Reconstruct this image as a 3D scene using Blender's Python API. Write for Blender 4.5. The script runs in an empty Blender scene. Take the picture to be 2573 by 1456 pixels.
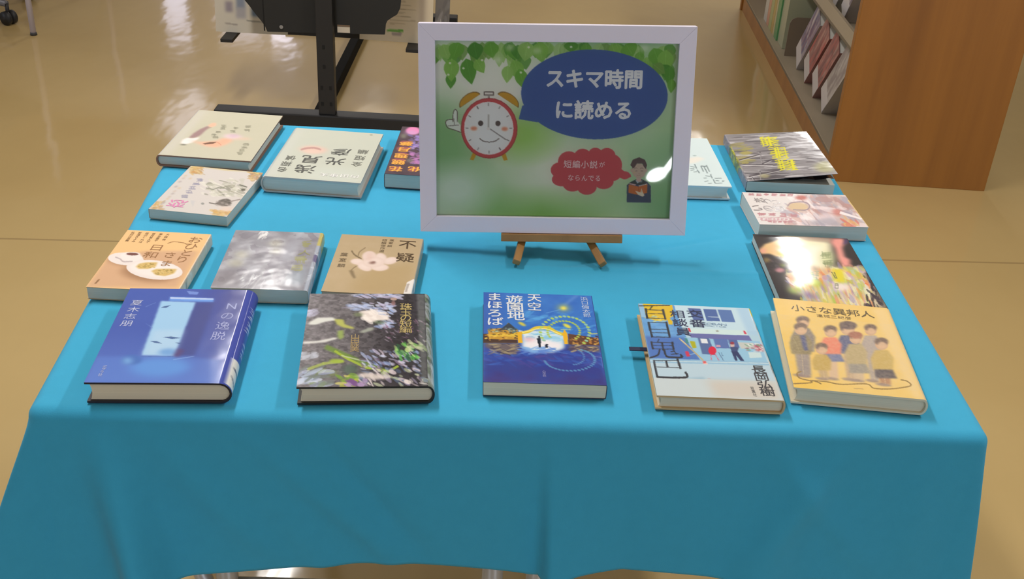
import bpy, bmesh, math, random
import numpy as np
from mathutils import Vector, Matrix

R = math.radians
SC = bpy.context.scene
COL = SC.collection

# ------------------------------------------------------------------ camera
cam_d = bpy.data.cameras.new('camera')
cam_d.sensor_width = 36.0
cam_d.lens = 38.31
cam_d.clip_start = 0.05
cam_d.clip_end = 60
cam = bpy.data.objects.new('camera', cam_d)
COL.objects.link(cam)
PIT, ROL = 0.513417, 0.058739
_f = Vector((0, math.cos(PIT), -math.sin(PIT)))
_r = Vector((1, 0, 0)); _u = Vector((0, math.sin(PIT), math.cos(PIT)))
_r2 = _r * math.cos(ROL) + _u * math.sin(ROL)
_u2 = -_r * math.sin(ROL) + _u * math.cos(ROL)
_m = Matrix((_r2, _u2, -_f)).transposed().to_4x4()
_m.translation = Vector((0, 0, 1.3538))
cam.matrix_world = _m
SC.camera = cam

# ------------------------------------------------------------------ light
SC.view_settings.view_transform = 'Standard'
SC.view_settings.look = 'None'
SC.view_settings.gamma = 1.0
SC.view_settings.use_curve_mapping = False
SC.view_settings.exposure = -0.1

world = bpy.data.worlds.new('world')
SC.world = world
world.use_nodes = True
world.node_tree.nodes['Background'].inputs[0].default_value = (0.75, 0.82, 1.0, 1)
world.node_tree.nodes['Background'].inputs[1].default_value = 0.3

def area(name, loc, rot, sx, sy, power, col):
    l = bpy.data.lights.new(name, 'AREA')
    l.shape = 'RECTANGLE'; l.size = sx; l.size_y = sy
    l.energy = power; l.color = col
    o = bpy.data.objects.new(name, l)
    o.location = loc; o.rotation_euler = rot
    COL.objects.link(o)
    return o

LAMP = (1.0, 0.965, 0.93)
LAMP_W = 31.0
# two rows of ceiling strips; pairs behind the camera are dimmed to darken the cloth front
for lx, ly, k in ((-1.5, -3.4, 0.14), (-1.5, -0.8, 0.2), (-0.8, 1.9, 1.3), (-1.12, 4.1, 0.38), (-1.4, 7.0, 0.6), (-1.4, 9.6, 0.5),
                  (1.6, -3.4, 0.14), (1.6, -0.8, 0.2), (1.55, 1.7, 1.1), (1.47, 5.3, 0.45), (1.65, 7.1, 0.7), (1.65, 9.6, 0.5)):
    area('ceiling_lamp', (lx, ly, 2.66), (0, 0, 0), 0.17 if k > 0.48 else 0.085, 1.15 if k > 0.48 else 0.95, LAMP_W * k, LAMP)
# daylight through the far windows; left and near-wall ones below are unseen additions
for wx, ww, k in ((-3.90, 0.26, 2.4), (-3.2, 0.5, 2.6), (-2.72, 0.26, 5.0)):
    area('window_and_added_light', (wx, 11.95, 1.65), (R(-90), 0, 0), ww, 1.5, k, (0.84, 0.82, 1.0))
area('ceiling_lamp', (-3.35, 10.3, 2.66), (0, 0, 0), 0.2, 1.15, 2.0, (0.86, 0.86, 1.0))
area('window_and_added_light', (-6.95, 3.0, 1.6), (0, R(-90), 0), 1.5, 4.0, 40, (0.82, 0.87, 1.0))  # unseen left window, added for cool side light
for wx, wz, sx, sy, tw, k in ((1.078, 0.96, 0.17, 0.095, 26, 2.2), (1.172, 1.04, 0.045, 0.25, -32, 1.5)):  # added ellipses, shaped to draw the glare on the sign's acrylic
    g = area('window_and_added_light', (wx, -5.95, wz), (0, 0, 0), sx, sy, k, (0.92, 0.96, 1.0))
    g.data.shape = 'ELLIPSE'
    g.rotation_euler = (Matrix.Rotation(R(90), 3, 'X') @ Matrix.Rotation(R(tw), 3, 'Z')).to_euler()
for wx, pw in ((-3.6, 44), (3.9, 80)):  # unseen windows added behind the camera for cool frontal light
    area('window_and_added_light', (wx, -5.95, 1.6), (R(90), 0, 0), 3.2, 1.4, pw, (0.72, 0.82, 1.0))

# ------------------------------------------------------------------ helpers
def tag(o, label=None, cat=None, group=None, kind=None):
    if label: o['label'] = label
    if cat: o['category'] = cat
    if group: o['group'] = group
    if kind: o['kind'] = kind
    return o

def thing(name, label, cat, loc=(0, 0, 0), rz=0.0, group=None):
    o = bpy.data.objects.new(name, None)
    o.empty_display_size = 0.05
    COL.objects.link(o)
    o.location = loc; o.rotation_euler = (0, 0, rz)
    return tag(o, label, cat, group)

def lin(c):
    c = np.asarray(c, float) / 255.0
    return np.where(c <= 0.04045, c / 12.92, ((c + 0.055) / 1.055) ** 2.4)

MATS = {}
def mat(name, rgb, rough=0.5, metal=0.0, spec=0.5, coat=0.0, coat_r=0.1, bump=0.0, bscale=200.0, attr=False, var=0.0, vscale=8.0):
    if name in MATS: return MATS[name]
    m = bpy.data.materials.new(name); m.use_nodes = True
    nt = m.node_tree; b = nt.nodes['Principled BSDF']
    b.inputs['Roughness'].default_value = rough
    b.inputs['Metallic'].default_value = metal
    b.inputs['Specular IOR Level'].default_value = spec
    b.inputs['Coat Weight'].default_value = coat
    b.inputs['Coat Roughness'].default_value = coat_r
    if attr:
        a = nt.nodes.new('ShaderNodeAttribute'); a.attribute_name = 'ink'
        nt.links.new(a.outputs['Color'], b.inputs['Base Color'])
    else:
        c = lin(rgb)
        b.inputs['Base Color'].default_value = (c[0], c[1], c[2], 1)
    tc = nt.nodes.new('ShaderNodeTexCoord')
    if var > 0 and not attr:
        n = nt.nodes.new('ShaderNodeTexNoise'); n.inputs['Scale'].default_value = vscale
        n.inputs['Detail'].default_value = 3
        nt.links.new(tc.outputs['Object'], n.inputs['Vector'])
        mx = nt.nodes.new('ShaderNodeMix'); mx.data_type = 'RGBA'
        mx.inputs[6].default_value = (c[0] * (1 - var), c[1] * (1 - var), c[2] * (1 - var), 1)
        mx.inputs[7].default_value = tuple(min(1, v * (1 + var)) for v in c) + (1,)
        nt.links.new(n.outputs['Fac'], mx.inputs[0])
        nt.links.new(mx.outputs[2], b.inputs['Base Color'])
    if bump > 0:
        n2 = nt.nodes.new('ShaderNodeTexNoise'); n2.inputs['Scale'].default_value = bscale
        n2.inputs['Detail'].default_value = 2
        nt.links.new(tc.outputs['Object'], n2.inputs['Vector'])
        bp = nt.nodes.new('ShaderNodeBump'); bp.inputs['Strength'].default_value = bump
        bp.inputs['Distance'].default_value = 0.002
        nt.links.new(n2.outputs['Fac'], bp.inputs['Height'])
        nt.links.new(bp.outputs['Normal'], b.inputs['Normal'])
        nt.links.new(bp.outputs['Normal'], b.inputs['Coat Normal'])
    MATS[name] = m
    return m

def mesh_obj(name, verts, faces, mats, parent=None, fm=None, smooth=False):
    me = bpy.data.meshes.new(name)
    me.from_pydata([tuple(v) for v in verts], [], [tuple(f) for f in faces])
    for m in (mats if isinstance(mats, (list, tuple)) else [mats]): me.materials.append(m)
    if fm is not None: me.polygons.foreach_set('material_index', fm)
    if smooth: me.polygons.foreach_set('use_smooth', [True] * len(me.polygons))
    me.update()
    o = bpy.data.objects.new(name, me); COL.objects.link(o)
    if parent is not None: o.parent = parent
    return o

class MB:
    """collects shapes into one mesh"""
    def __init__(s): s.bm = bmesh.new()
    def box(s, lo, hi, M=None, bev=0.0):
        g = bmesh.ops.create_cube(s.bm, size=1.0)['verts']
        lo = Vector(lo); hi = Vector(hi)
        for v in g:
            v.co = Vector(((lo.x + hi.x) / 2 + v.co.x * (hi.x - lo.x), (lo.y + hi.y) / 2 + v.co.y * (hi.y - lo.y), (lo.z + hi.z) / 2 + v.co.z * (hi.z - lo.z)))
        if bev > 0:
            es = list({e for v in g for e in v.link_edges})
            r = bmesh.ops.bevel(s.bm, geom=es, offset=bev, segments=2, profile=0.6, affect='EDGES')
            g = list({v for f in r['faces'] for v in f.verts} | {v for v in g if v.is_valid})
            # collect whole island
            seen = set(g); st = list(g)
            while st:
                v = st.pop()
                for e in v.link_edges:
                    w = e.other_vert(v)
                    if w not in seen: seen.add(w); st.append(w)
            g = list(seen)
        if M is not None:
            for v in g: v.co = M @ v.co
        return s
    def tube(s, a, b, r0, r1=None, n=14):
        a = Vector(a); b = Vector(b); r1 = r0 if r1 is None else r1
        z = (b - a).normalized(); x = z.orthogonal().normalized(); y = z.cross(x)
        ra = []; rb = []
        for i in range(n):
            t = 2 * math.pi * i / n; d = x * math.cos(t) + y * math.sin(t)
            ra.append(s.bm.verts.new(a + d * r0)); rb.append(s.bm.verts.new(b + d * r1))
        for i in range(n):
            j = (i + 1) % n; s.bm.faces.new((ra[i], ra[j], rb[j], rb[i]))
        s.bm.faces.new(ra[::-1]); s.bm.faces.new(rb)
        return s
    def prism(s, pts, axis_vec, M=None):
        """extrude a planar polygon (3D points) along a vector"""
        av = Vector(axis_vec)
        A = [Vector(p) for p in pts]; B = [p + av for p in A]
        if M is not None: A = [M @ p for p in A]; B = [M @ p for p in B]
        va = [s.bm.verts.new(p) for p in A]; vb = [s.bm.verts.new(p) for p in B]
        n = len(va)
        s.bm.faces.new(va[::-1]); s.bm.faces.new(vb)
        for i in range(n):
            j = (i + 1) % n; s.bm.faces.new((va[i], va[j], vb[j], vb[i]))
        return s
    def build(s, name, m, parent=None, smooth=False):
        bmesh.ops.recalc_face_normals(s.bm, faces=s.bm.faces)
        me = bpy.data.meshes.new(name); s.bm.to_mesh(me); s.bm.free()
        me.materials.append(m)
        if smooth: me.polygons.foreach_set('use_smooth', [True] * len(me.polygons))
        o = bpy.data.objects.new(name, me); COL.objects.link(o)
        if parent is not None: o.parent = parent
        return o

# ------------------------------------------------------------------ lettering (built-in font turned into flat mesh)
_G = {}
def _raw(ch, off):
    c = bpy.data.curves.new('g', 'FONT'); c.body = ch; c.size = 1.0; c.offset = off; c.resolution_u = 2
    o = bpy.data.objects.new('g', c); COL.objects.link(o)
    dg = bpy.context.evaluated_depsgraph_get()
    me = bpy.data.meshes.new_from_object(o.evaluated_get(dg))
    v = np.array([x.co[:2] for x in me.vertices]).reshape(-1, 2); f = [tuple(p.vertices) for p in me.polygons]
    bpy.data.objects.remove(o); bpy.data.curves.remove(c); bpy.data.meshes.remove(me)
    return v, f
_ref = _raw('読', 0.0)[0]
_EM = 0.93 / (_ref[:, 0].max() - _ref[:, 0].min())
_CX = (_ref[:, 0].max() + _ref[:, 0].min()) / 2; _CY = (_ref[:, 1].max() + _ref[:, 1].min()) / 2
def glyph(ch, off=0.0):
    k = (ch, off)
    if k not in _G:
        v, f = _raw(ch, off)
        if ord(ch) < 0x2000 and len(v):
            cx = (v[:, 0].max() + v[:, 0].min()) / 2; cy = (v[:, 1].max() + v[:, 1].min()) / 2
        else: cx, cy = _CX, _CY
        if len(v): v = (v - [cx, cy]) * _EM
        _G[k] = (v, f)
    return _G[k]

# ------------------------------------------------------------------ printed artwork: painted procedurally into a colour grid
class Art:
    def __init__(s, nu, nv, bg, quad=None, ns=0):
        s.nu, s.nv, s.ns = nu, nv, ns
        s.a = np.empty((nv, nu + ns, 3)); s.a[:] = np.array(bg, float) / 255
        s.quad = quad; s.ox = s.oy = 0.0; s.sc = 1.0; s.H = None
        if quad: s._hom()
        s.texts = []
        s.rng = np.random.RandomState(7)
    def _hom(s):
        dst = [(0, 0), (1, 0), (1, 1), (0, 1)]
        A = []; b = []
        for (x, y), (u, v) in zip(s.quad, dst):
            A.append([x, y, 1, 0, 0, 0, -u * x, -u * y]); b.append(u)
            A.append([0, 0, 0, x, y, 1, -v * x, -v * y]); b.append(v)
        h = np.linalg.solve(np.array(A, float), np.array(b, float))
        s.H = np.append(h, 1).reshape(3, 3)
    def crop(s, ox, oy, sc): s.ox, s.oy, s.sc = ox, oy, sc; return s
    def uv(s, p):
        p = np.atleast_2d(np.asarray(p, float))
        if s.H is None: return p
        q = np.c_[p[:, 0] / s.sc + s.ox, p[:, 1] / s.sc + s.oy, np.ones(len(p))] @ s.H.T
        return q[:, :2] / q[:, 2:3]
    def noise(s, fx, fy, seed=0, octv=3):
        r = np.random.RandomState(seed); h, w = s.a.shape[:2]; out = np.zeros((h, w)); amp = 1; tot = 0
        for _ in range(octv):
            g = r.rand(int(fy) + 3, int(fx) + 3)
            y = np.linspace(0, fy, h, endpoint=False); x = np.linspace(0, fx, w, endpoint=False)
            yi = y.astype(int); xi = x.astype(int); ty = y - yi; tx = x - xi
            ty = (ty * ty * (3 - 2 * ty))[:, None]; tx = (tx * tx * (3 - 2 * tx))[None, :]
            a_ = g[np.ix_(yi, xi)]; b_ = g[np.ix_(yi, xi + 1)]; c_ = g[np.ix_(yi + 1, xi)]; d_ = g[np.ix_(yi + 1, xi + 1)]
            out += amp * ((a_ * (1 - tx) + b_ * tx) * (1 - ty) + (c_ * (1 - tx) + d_ * tx) * ty); tot += amp
            amp *= 0.55; fx *= 2; fy *= 2
        return out / tot
    def grid(s):
        h, w = s.a.shape[:2]
        return (np.arange(w) + 0.5)[None, :] / s.nu * np.ones((h, 1)), (np.arange(h) + 0.5)[:, None] / s.nv * np.ones((1, w))
    def blend(s, mask, col, alpha=1.0):
        m = np.clip(mask, 0, 1)[..., None] * alpha
        s.a = s.a * (1 - m) + np.array(col, float) / 255 * m
    def _fill(s, q, col, alpha, soft):
        h, w = s.a.shape[:2]
        X = q[:, 0] * s.nu; Y = q[:, 1] * s.nv
        pad = int(soft * 3) + 1
        x0 = max(0, int(X.min()) - pad); x1 = min(w, int(X.max()) + 2 + pad); y0 = max(0, int(Y.min()) - pad); y1 = min(h, int(Y.max()) + 2 + pad)
        if x1 <= x0 or y1 <= y0: return
        m = np.zeros((y1 - y0, x1 - x0))
        for sx in (0.25, 0.75):
            for sy in (0.25, 0.75):
                gx = (np.arange(x0, x1) + sx)[None, :]; gy = (np.arange(y0, y1) + sy)[:, None]
                ins = np.zeros(m.shape, bool)
                for i in range(len(X)):
                    j = (i + 1) % len(X)
                    if Y[i] == Y[j]: continue
                    c = (Y[i] > gy) != (Y[j] > gy)
                    ins ^= c & (gx < (X[j] - X[i]) * (gy - Y[i]) / (Y[j] - Y[i]) + X[i])
                m += ins * 0.25
        if soft > 0:
            k = max(1, int(soft))
            for _ in range(2):
                for ax in (0, 1):
                    c = np.cumsum(np.pad(m, [(k + 1, k) if a == ax else (0, 0) for a in (0, 1)]), axis=ax)
                    n = m.shape[ax]
                    m = (np.take(c, np.arange(2 * k + 1, 2 * k + 1 + n), axis=ax) - np.take(c, np.arange(0, n), axis=ax)) / (2 * k + 1)
        mm = (np.clip(m, 0, 1) * alpha)[..., None]
        s.a[y0:y1, x0:x1] = s.a[y0:y1, x0:x1] * (1 - mm) + np.array(col, float) / 255 * mm
    def poly(s, pts, col, alpha=1.0, soft=0): s._fill(s.uv(pts), col, alpha, soft)
    def ell(s, cx, cy, rx, ry, col, alpha=1.0, soft=0, rot=0.0, n=28, a0=0, a1=360):
        t = np.radians(np.linspace(a0, a1, n, endpoint=(a1 - a0) < 360)); c, d = math.cos(R(rot)), math.sin(R(rot))
        x = rx * np.cos(t); y = ry * np.sin(t)
        s.poly(np.c_[cx + c * x - d * y, cy + d * x + c * y], col, alpha, soft)
    def line(s, pts, wid, col, alpha=1.0, soft=0):
        pts = [np.array(p, float) for p in pts]
        for a, b in zip(pts[:-1], pts[1:]):
            d = b - a; L = np.hypot(*d) + 1e-9; n = np.array([-d[1], d[0]]) / L * wid / 2; e = d / L * wid * 0.3
            s.poly([a - e + n, b + e + n, b + e - n, a - e - n], col, alpha, soft)
    def curve(s, pts, wid, col, alpha=1.0, n=8):
        """smooth Catmull-Rom stroke"""
        P = [np.array(p, float) for p in pts]; P = [2 * P[0] - P[1]] + P + [2 * P[-1] - P[-2]]; out = []
        for i in range(1, len(P) - 2):
            for k in range(n):
                t = k / n
                out.append(0.5 * ((2 * P[i]) + (-P[i - 1] + P[i + 1]) * t + (2 * P[i - 1] - 5 * P[i] + 4 * P[i + 1] - P[i + 2]) * t * t + (-P[i - 1] + 3 * P[i] - 3 * P[i + 1] + P[i + 2]) * t ** 3))
        out.append(P[-2]); s.line(out, wid, col, alpha)
    def dabs(s, n, box, length, width, ang, cols, alpha=0.8, seed=1, jit=25):
        r = np.random.RandomState(seed)
        for _ in range(n):
            x = box[0] + r.rand() * (box[2] - box[0]); y = box[1] + r.rand() * (box[3] - box[1])
            s.ell(x, y, length * (0.5 + r.rand()), width * (0.5 + r.rand()), cols[r.randint(len(cols))], alpha * (0.6 + 0.4 * r.rand()), rot=ang + (r.rand() - 0.5) * 2 * jit, n=10)
    def scrib(s, cx, cy, w, h, col, seed=0, n=9, wid=None, alpha=0.9):
        """an illegible written character: a few crossing strokes in a box"""
        r = np.random.RandomState(seed); wid = wid or h * 0.13
        for i in range(n):
            if i % 3 == 0:
                x = cx + (r.rand() - 0.5) * w * 0.8; y0 = cy - h * (0.25 + 0.25 * r.rand()); y1 = cy + h * (0.2 + 0.3 * r.rand())
                s.line([(x, y0), (x + (r.rand() - 0.5) * w * 0.3, y1)], wid, col, alpha)
            else:
                y = cy + (r.rand() - 0.5) * h * 0.9; x0 = cx - w * (0.2 + 0.3 * r.rand()); x1 = cx + w * (0.2 + 0.3 * r.rand())
                s.line([(x0, y), (x1, y + (r.rand() - 0.5) * h * 0.2)], wid, col, alpha)
    def text(s, chars, p0, p1, sx, sy, col, rot=0.0, off=0.0, skew=0.0):
        """characters evenly spaced between two points; sizes in metres"""
        s.texts.append((chars, s.uv([p0])[0], s.uv([p1])[0], sx, sy, col, rot, off, skew))

def lettering(art, W, D, z, parent, orient=0.0, gain=1.0, names=('title_lettering', 'small_lettering')):
    """each printed line of one cover as its own flat mesh lying on it"""
    co, so = math.cos(-orient), math.sin(-orient); out = []
    big = max([t[3] for t in art.texts], default=0)
    for chars, a, b, sx, sy, col, rot, off, skew in art.texts:
        V = []; F = []
        n = len(chars)
        for i, ch in enumerate(chars):
            v, f = glyph(ch)
            if not len(v): continue
            if off > 0:                                   # heavier weight: the same outline overprinted slightly shifted
                n_ = len(v); sh = [(-off, 0), (off, 0), (0, -off), (0, off), (off * .7, off * .7), (-off * .7, -off * .7)]
                f = [tuple(k + j * n_ for k in q) for j in range(len(sh)) for q in f]
                v = np.concatenate([v + np.array(s_) for s_ in sh]); lay = np.repeat(np.arange(len(sh)), n_) * 1.6e-5
            else: lay = 0.0
            t = i / (n - 1) if n > 1 else 0
            u = a * (1 - t) + b * t
            X = (u[0] - 0.5) * W; Y = (0.5 - u[1]) * D
            gx = v[:, 0] * sx + skew * v[:, 1] * sy; gy = v[:, 1] * sy
            c, d = math.cos(R(rot)), math.sin(R(rot))
            px = X + c * gx - d * gy; py = Y + d * gx + c * gy
            lx = co * px - so * py; ly = so * px + co * py
            base = len(V)
            zz = (z(lx, ly) if callable(z) else np.full(len(lx), z)) + lay
            V += list(zip(lx, ly, zz)); F += [tuple(base + k for k in q) for q in f]
        if gain != 1.0: col = tuple(int(min(250, (q / 255.0) ** 2.2 * gain < 1 and ((q / 255.0) ** 2.2 * gain) ** (1 / 2.2) * 255 or 250)) for q in col)
        m = mat('ink_%d_%d_%d' % col, col, 0.5, spec=0.2, coat=0.4, coat_r=0.12)
        out.append(mesh_obj(names[0] if sx > big * 0.62 else names[1], V, F, m, parent))
    return out

def ink_grid(nv, nh):
    idx = np.arange(nv * nh).reshape(nv, nh)
    return np.stack([idx[:-1, :-1], idx[1:, :-1], idx[1:, 1:], idx[:-1, 1:]], -1).reshape(-1, 4)

def set_ink(me, rgb, nvert, gain=1.0):
    """rgb (sRGB 0..1) for the first len(rgb) vertices"""
    at = me.color_attributes.new('ink', 'FLOAT_COLOR', 'POINT')
    full = np.ones((nvert, 4)); full[:, :3] = 0.5
    full[:len(rgb), :3] = np.clip(lin(np.clip(rgb, 0, 1) * 255) * gain, 0, 0.92)
    at.data.foreach_set('color', full.ravel())

# ------------------------------------------------------------------ books
TABLE_Z = 0.70
PAGE_RGB = {'cream': (226, 216, 192), 'grey': (206, 208, 200), 'white': (226, 226, 220)}
def page_mat(k):
    nm = 'paper_' + k
    if nm in MATS: return MATS[nm]
    m = mat(nm, PAGE_RGB[k], 0.85, spec=0.2)
    nt = m.node_tree; b = nt.nodes['Principled BSDF']; tc = nt.nodes['Texture Coordinate']
    mp = nt.nodes.new('ShaderNodeMapping'); mp.inputs['Scale'].default_value = (6, 6, 1500)
    n = nt.nodes.new('ShaderNodeTexNoise'); n.inputs['Scale'].default_value = 1.0; n.inputs['Detail'].default_value = 2
    cr = nt.nodes.new('ShaderNodeMix'); cr.data_type = 'RGBA'
    c = lin(PAGE_RGB[k])
    cr.inputs[6].default_value = tuple(c * 0.86) + (1,); cr.inputs[7].default_value = tuple(np.minimum(c * 1.08, 1)) + (1,)
    nt.links.new(tc.outputs['Object'], mp.inputs['Vector']); nt.links.new(mp.outputs['Vector'], n.inputs['Vector'])
    nt.links.new(n.outputs['Fac'], cr.inputs[0]); nt.links.new(cr.outputs[2], b.inputs['Base Color'])
    return m

def cover_mat(gloss):
    k = {'film': (0.65, 0.6, 0.10, 0.16, 26.0), 'wrinkle': (0.65, 0.55, 0.13, 0.40, 26.0), 'matte': (0.65, 0.2, 0.25, 0.08, 60.0), 'flat': (0.65, 0.5, 0.06, 0.12, 16.0)}[gloss]
    return mat('cover_' + gloss, (200, 200, 200), k[0], spec=0.2, coat=k[1], coat_r=k[2], bump=k[3], bscale=k[4], attr=True)

def book(label, pos, ang, w, d, t, art, spine, hard=True, turn=0, pages='grey', edge=(60, 60, 60), gloss='film', lift=(0, 0), bulge=None, group=None, name='book'):
    """a closed book lying front cover up; spine along its local +x side; turn = 0/180/90 degrees on the table"""
    rt = {0: 0.0, 180: math.pi, 90: math.pi / 2}[turn]
    root = thing(name, label, 'book', (pos[0], pos[1], TABLE_Z + 0.0016), R(ang) + rt, group)
    a = art.a
    if turn == 180: a = a[::-1, ::-1]
    elif turn == 90: a = np.rot90(a, -1)
    nv, nu = a.shape[:2]
    e = (0.34 * t if hard else 0.10 * t) if bulge is None else bulge
    th = 0.0022 if hard else 0.0006
    sp = spine.a; ns = sp.shape[1]
    if sp.shape[0] != nv: sp = sp[np.linspace(0, sp.shape[0] - 1, nv).astype(int)]
    pw = 1.0 if hard else 0.45
    def lz(x, y):
        k = np.clip((w / 2 - x) / w, 0, 1); s = np.clip(y / d + 0.5, 0, 1)
        return k * (lift[0] * (1 - s) + lift[1] * s)
    def spx(an, ee, tt): c = np.cos(an); s = np.sin(an); return w / 2 + ee * np.abs(c) ** pw, tt / 2 * np.sign(s) * np.abs(s) ** pw
    # outer skin grid: front board then round the spine
    xt = np.linspace(-w / 2, w / 2, nu); an = np.linspace(R(84), R(-86), ns)
    xs, zs = spx(an, e, t)
    PX = np.r_[xt, xs]; ys = np.linspace(d / 2, -d / 2, nv)
    X = np.tile(PX, (nv, 1)); Y = np.tile(ys[:, None], (1, nu + ns))
    Z = np.tile(np.r_[np.full(nu, t), zs + t / 2], (nv, 1))
    Z[:, :nu] += lz(X[:, :nu], Y[:, :nu])
    V = np.stack([X, Y, Z], -1).reshape(-1, 3); Fg = ink_grid(nv, nu + ns)
    rgb = np.concatenate([a, sp], 1).reshape(-1, 3)
    n0 = len(V)
    # the rest of the case: inside of boards, edges and back board
    po = [(x, t, 1) for x in np.linspace(-w / 2, w / 2, 5)] + [(float(x), float(z + t / 2), 0) for x, z in zip(*spx(np.linspace(R(80), R(-80), 9), e, t))] + [(w / 2, 0, 0), (-w / 2, 0, 0)]
    pi = [(x, t - th, 1) for x in np.linspace(-w / 2, w / 2, 5)] + [(float(x), float(z + t / 2), 0) for x, z in zip(*spx(np.linspace(R(80), R(-80), 9), max(e - th, 0.0002), t - 2 * th))] + [(w / 2, th, 0), (-w / 2, th, 0)]
    V2 = []; F2 = []
    n = len(po)
    for (P, y) in ((po, d / 2), (po, -d / 2), (pi, d / 2), (pi, -d / 2)):
        for x, z, top in P: V2.append((x, y, z + (lz(x, y) if top else 0)))
    o_b, o_f, i_b, i_f = 0, n, 2 * n, 3 * n
    for i in range(n - 1):
        F2.append((i_b + i, i_b + i + 1, i_f + i + 1, i_f + i))            # inner skin
        F2.append((o_f + i, i_f + i, i_f + i + 1, o_f + i + 1))            # near edge
        F2.append((o_b + i, o_b + i + 1, i_b + i + 1, i_b + i))            # far edge
    F2.append((o_b + n - 2, o_b + n - 1, o_f + n - 1, o_f + n - 2))        # underside
    for i in (0, n - 1): F2.append((o_b + i, i_b + i, i_f + i, o_f + i))   # fore-edges of the boards
    verts = np.concatenate([V, np.array(V2, float)])
    faces = [tuple(f) for f in Fg.tolist()] + [tuple(n0 + k for k in f) for f in F2]
    fm = [0] * len(Fg) + [1] * len(F2)
    em = mat('board_%d_%d_%d' % edge, edge, 0.5)
    c = mesh_obj('cover', verts, faces, [cover_mat(gloss), em], root, fm)
    sm = np.zeros(len(faces), bool)
    sm[:len(Fg)] = True
    c.data.polygons.foreach_set('use_smooth', sm)
    set_ink(c.data, rgb, len(verts))
    # page block
    ins = 0.0032 if hard else 0.0008; iy = 0.003 if hard else 0.0006
    zb, zt = th + 0.0001, t - th - 0.0001; hc = 0.0022 if hard else 0.0
    prof = [(-w / 2 + ins + hc * (1 - (2 * k / 8 - 1) ** 2), zb + (zt - zb) * k / 8) for k in range(9)]
    sx, sz = spx(np.linspace(R(78), R(-78), 9), max(e - th - 0.0002, 0.0001), zt - zb)
    prof += [(float(x), float(z + (zt + zb) / 2)) for x, z in zip(sx, sz)]
    m = MB(); m.prism([(x, -(d / 2 - iy), z) for x, z in prof], (0, d - 2 * iy, 0))
    m.build('page_block', page_mat(pages), root)
    lettering(art, w if turn != 90 else d, d if turn != 90 else w, lambda x, y: t + 0.00022 + lz(x, y), root, rt)
    return root

def spine_art(nv, ns, bg): return Art(ns, nv, bg)
NU, NV, NS = 150, 214, 16

# -- deep blue hardcover --------------------------------------------------------
def art_blue():
    a = Art(NU, NV, (66, 92, 178), [(330, 725), (614, 735), (542, 974), (211, 962)]).crop(200, 710, 4.551)
    u, v = a.grid()
    a.blend(np.clip((v - 0.45) * 1.7, 0, 1), (98, 132, 214), 0.75)
    a.blend(np.clip((u - 0.5) * 2.4, 0, 1) * np.clip(1.15 - v, 0, 1), (62, 60, 132), 0.75)
    a.blend(a.noise(7, 9, 3), (84, 104, 190), 0.25)
    a.poly([(200, 845), (1060, 870), (1560, 920), (1530, 1190), (60, 1140)], (96, 138, 220), 0.5, 3)
    a.ell(900, 990, 330, 110, (96, 152, 228), 0.9, 6)
    a.poly([(1290, 250), (1520, 255), (1290, 860), (1060, 860)], (66, 74, 140), 0.75, 2)
    a.poly([(930, 222), (1310, 245), (1060, 858), (700, 845)], (160, 204, 240), 1, 1)
    a.poly([(840, 560), (1180, 560), (1070, 850), (710, 842)], (190, 216, 240), 0.5, 4)
    a.poly([(1030, 176), (1512, 206), (1506, 248), (1018, 224)], (108, 158, 232), 1, 1)
    a.poly([(1030, 180), (1508, 206), (1506, 222), (1030, 200)], (196, 214, 250), 0.9, 0)
    a.ell(1000, 815, 110, 42, (104, 156, 220), 0.8, 3)
    a.poly([(1105, 770), (1180, 800), (1110, 880), (1050, 858)], (88, 66, 118), 0.8, 2)
    for p in ([(940, 640), (1030, 634), (1140, 655), (1040, 664)], [(800, 682), (870, 684), (935, 716), (850, 704)], [(1070, 706), (1150, 712), (1120, 724)], [(925, 300), (960, 285), (1040, 272), (985, 302)]):
        a.poly(p, (66, 96, 150), 0.9)
    a.ell(590, 895, 112, 56, (70, 112, 190), 0.9, 2); a.ell(545, 905, 55, 42, (118, 168, 228), 0.95, 3)
    a.line([(700, 860), (1050, 868)], 6, (66, 104, 178)); a.line([(1050, 905), (1280, 872)], 8, (140, 176, 230), 0.8)
    a.line([(760, 480), (830, 530)], 4, (110, 140, 208)); a.line([(760, 285), (870, 240)], 4, (110, 140, 208))
    a.poly([(1215, 115), (1345, 128), (1330, 160), (1240, 152)], (120, 150, 222), 0.9)
    W = (188, 196, 228)
    a.text('夏木志朋', (662, 236), (545, 470), 0.0135, 0.0125, W)
    a.text('Nの逸脱', (1712, 300), (1560, 640), 0.016, 0.018, (160, 168, 216))  # title colour faded to stand for lamp glare over it
    a.text('ポプラ社', (287, 970), (235, 1064), 0.0045, 0.0055, W)
    s = spine_art(NV, NS, (60, 76, 166))
    s.poly([(0.15, 0.74), (0.9, 0.74), (0.9, 0.985), (0.15, 0.985)], (226, 226, 222)); s.line([(0.3, 0.82), (0.7, 0.86)], 0.02, (90, 96, 120)); s.line([(0.3, 0.9), (0.5, 0.95)], 0.02, (120, 124, 140))
    for k, y in enumerate((0.2, 0.27, 0.34, 0.41, 0.56, 0.61, 0.66)): s.scrib(0.5, y, 0.5 if k < 4 else 0.35, 0.05 if k < 4 else 0.035, (210, 216, 238), k, 6)
    return a, s

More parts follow.
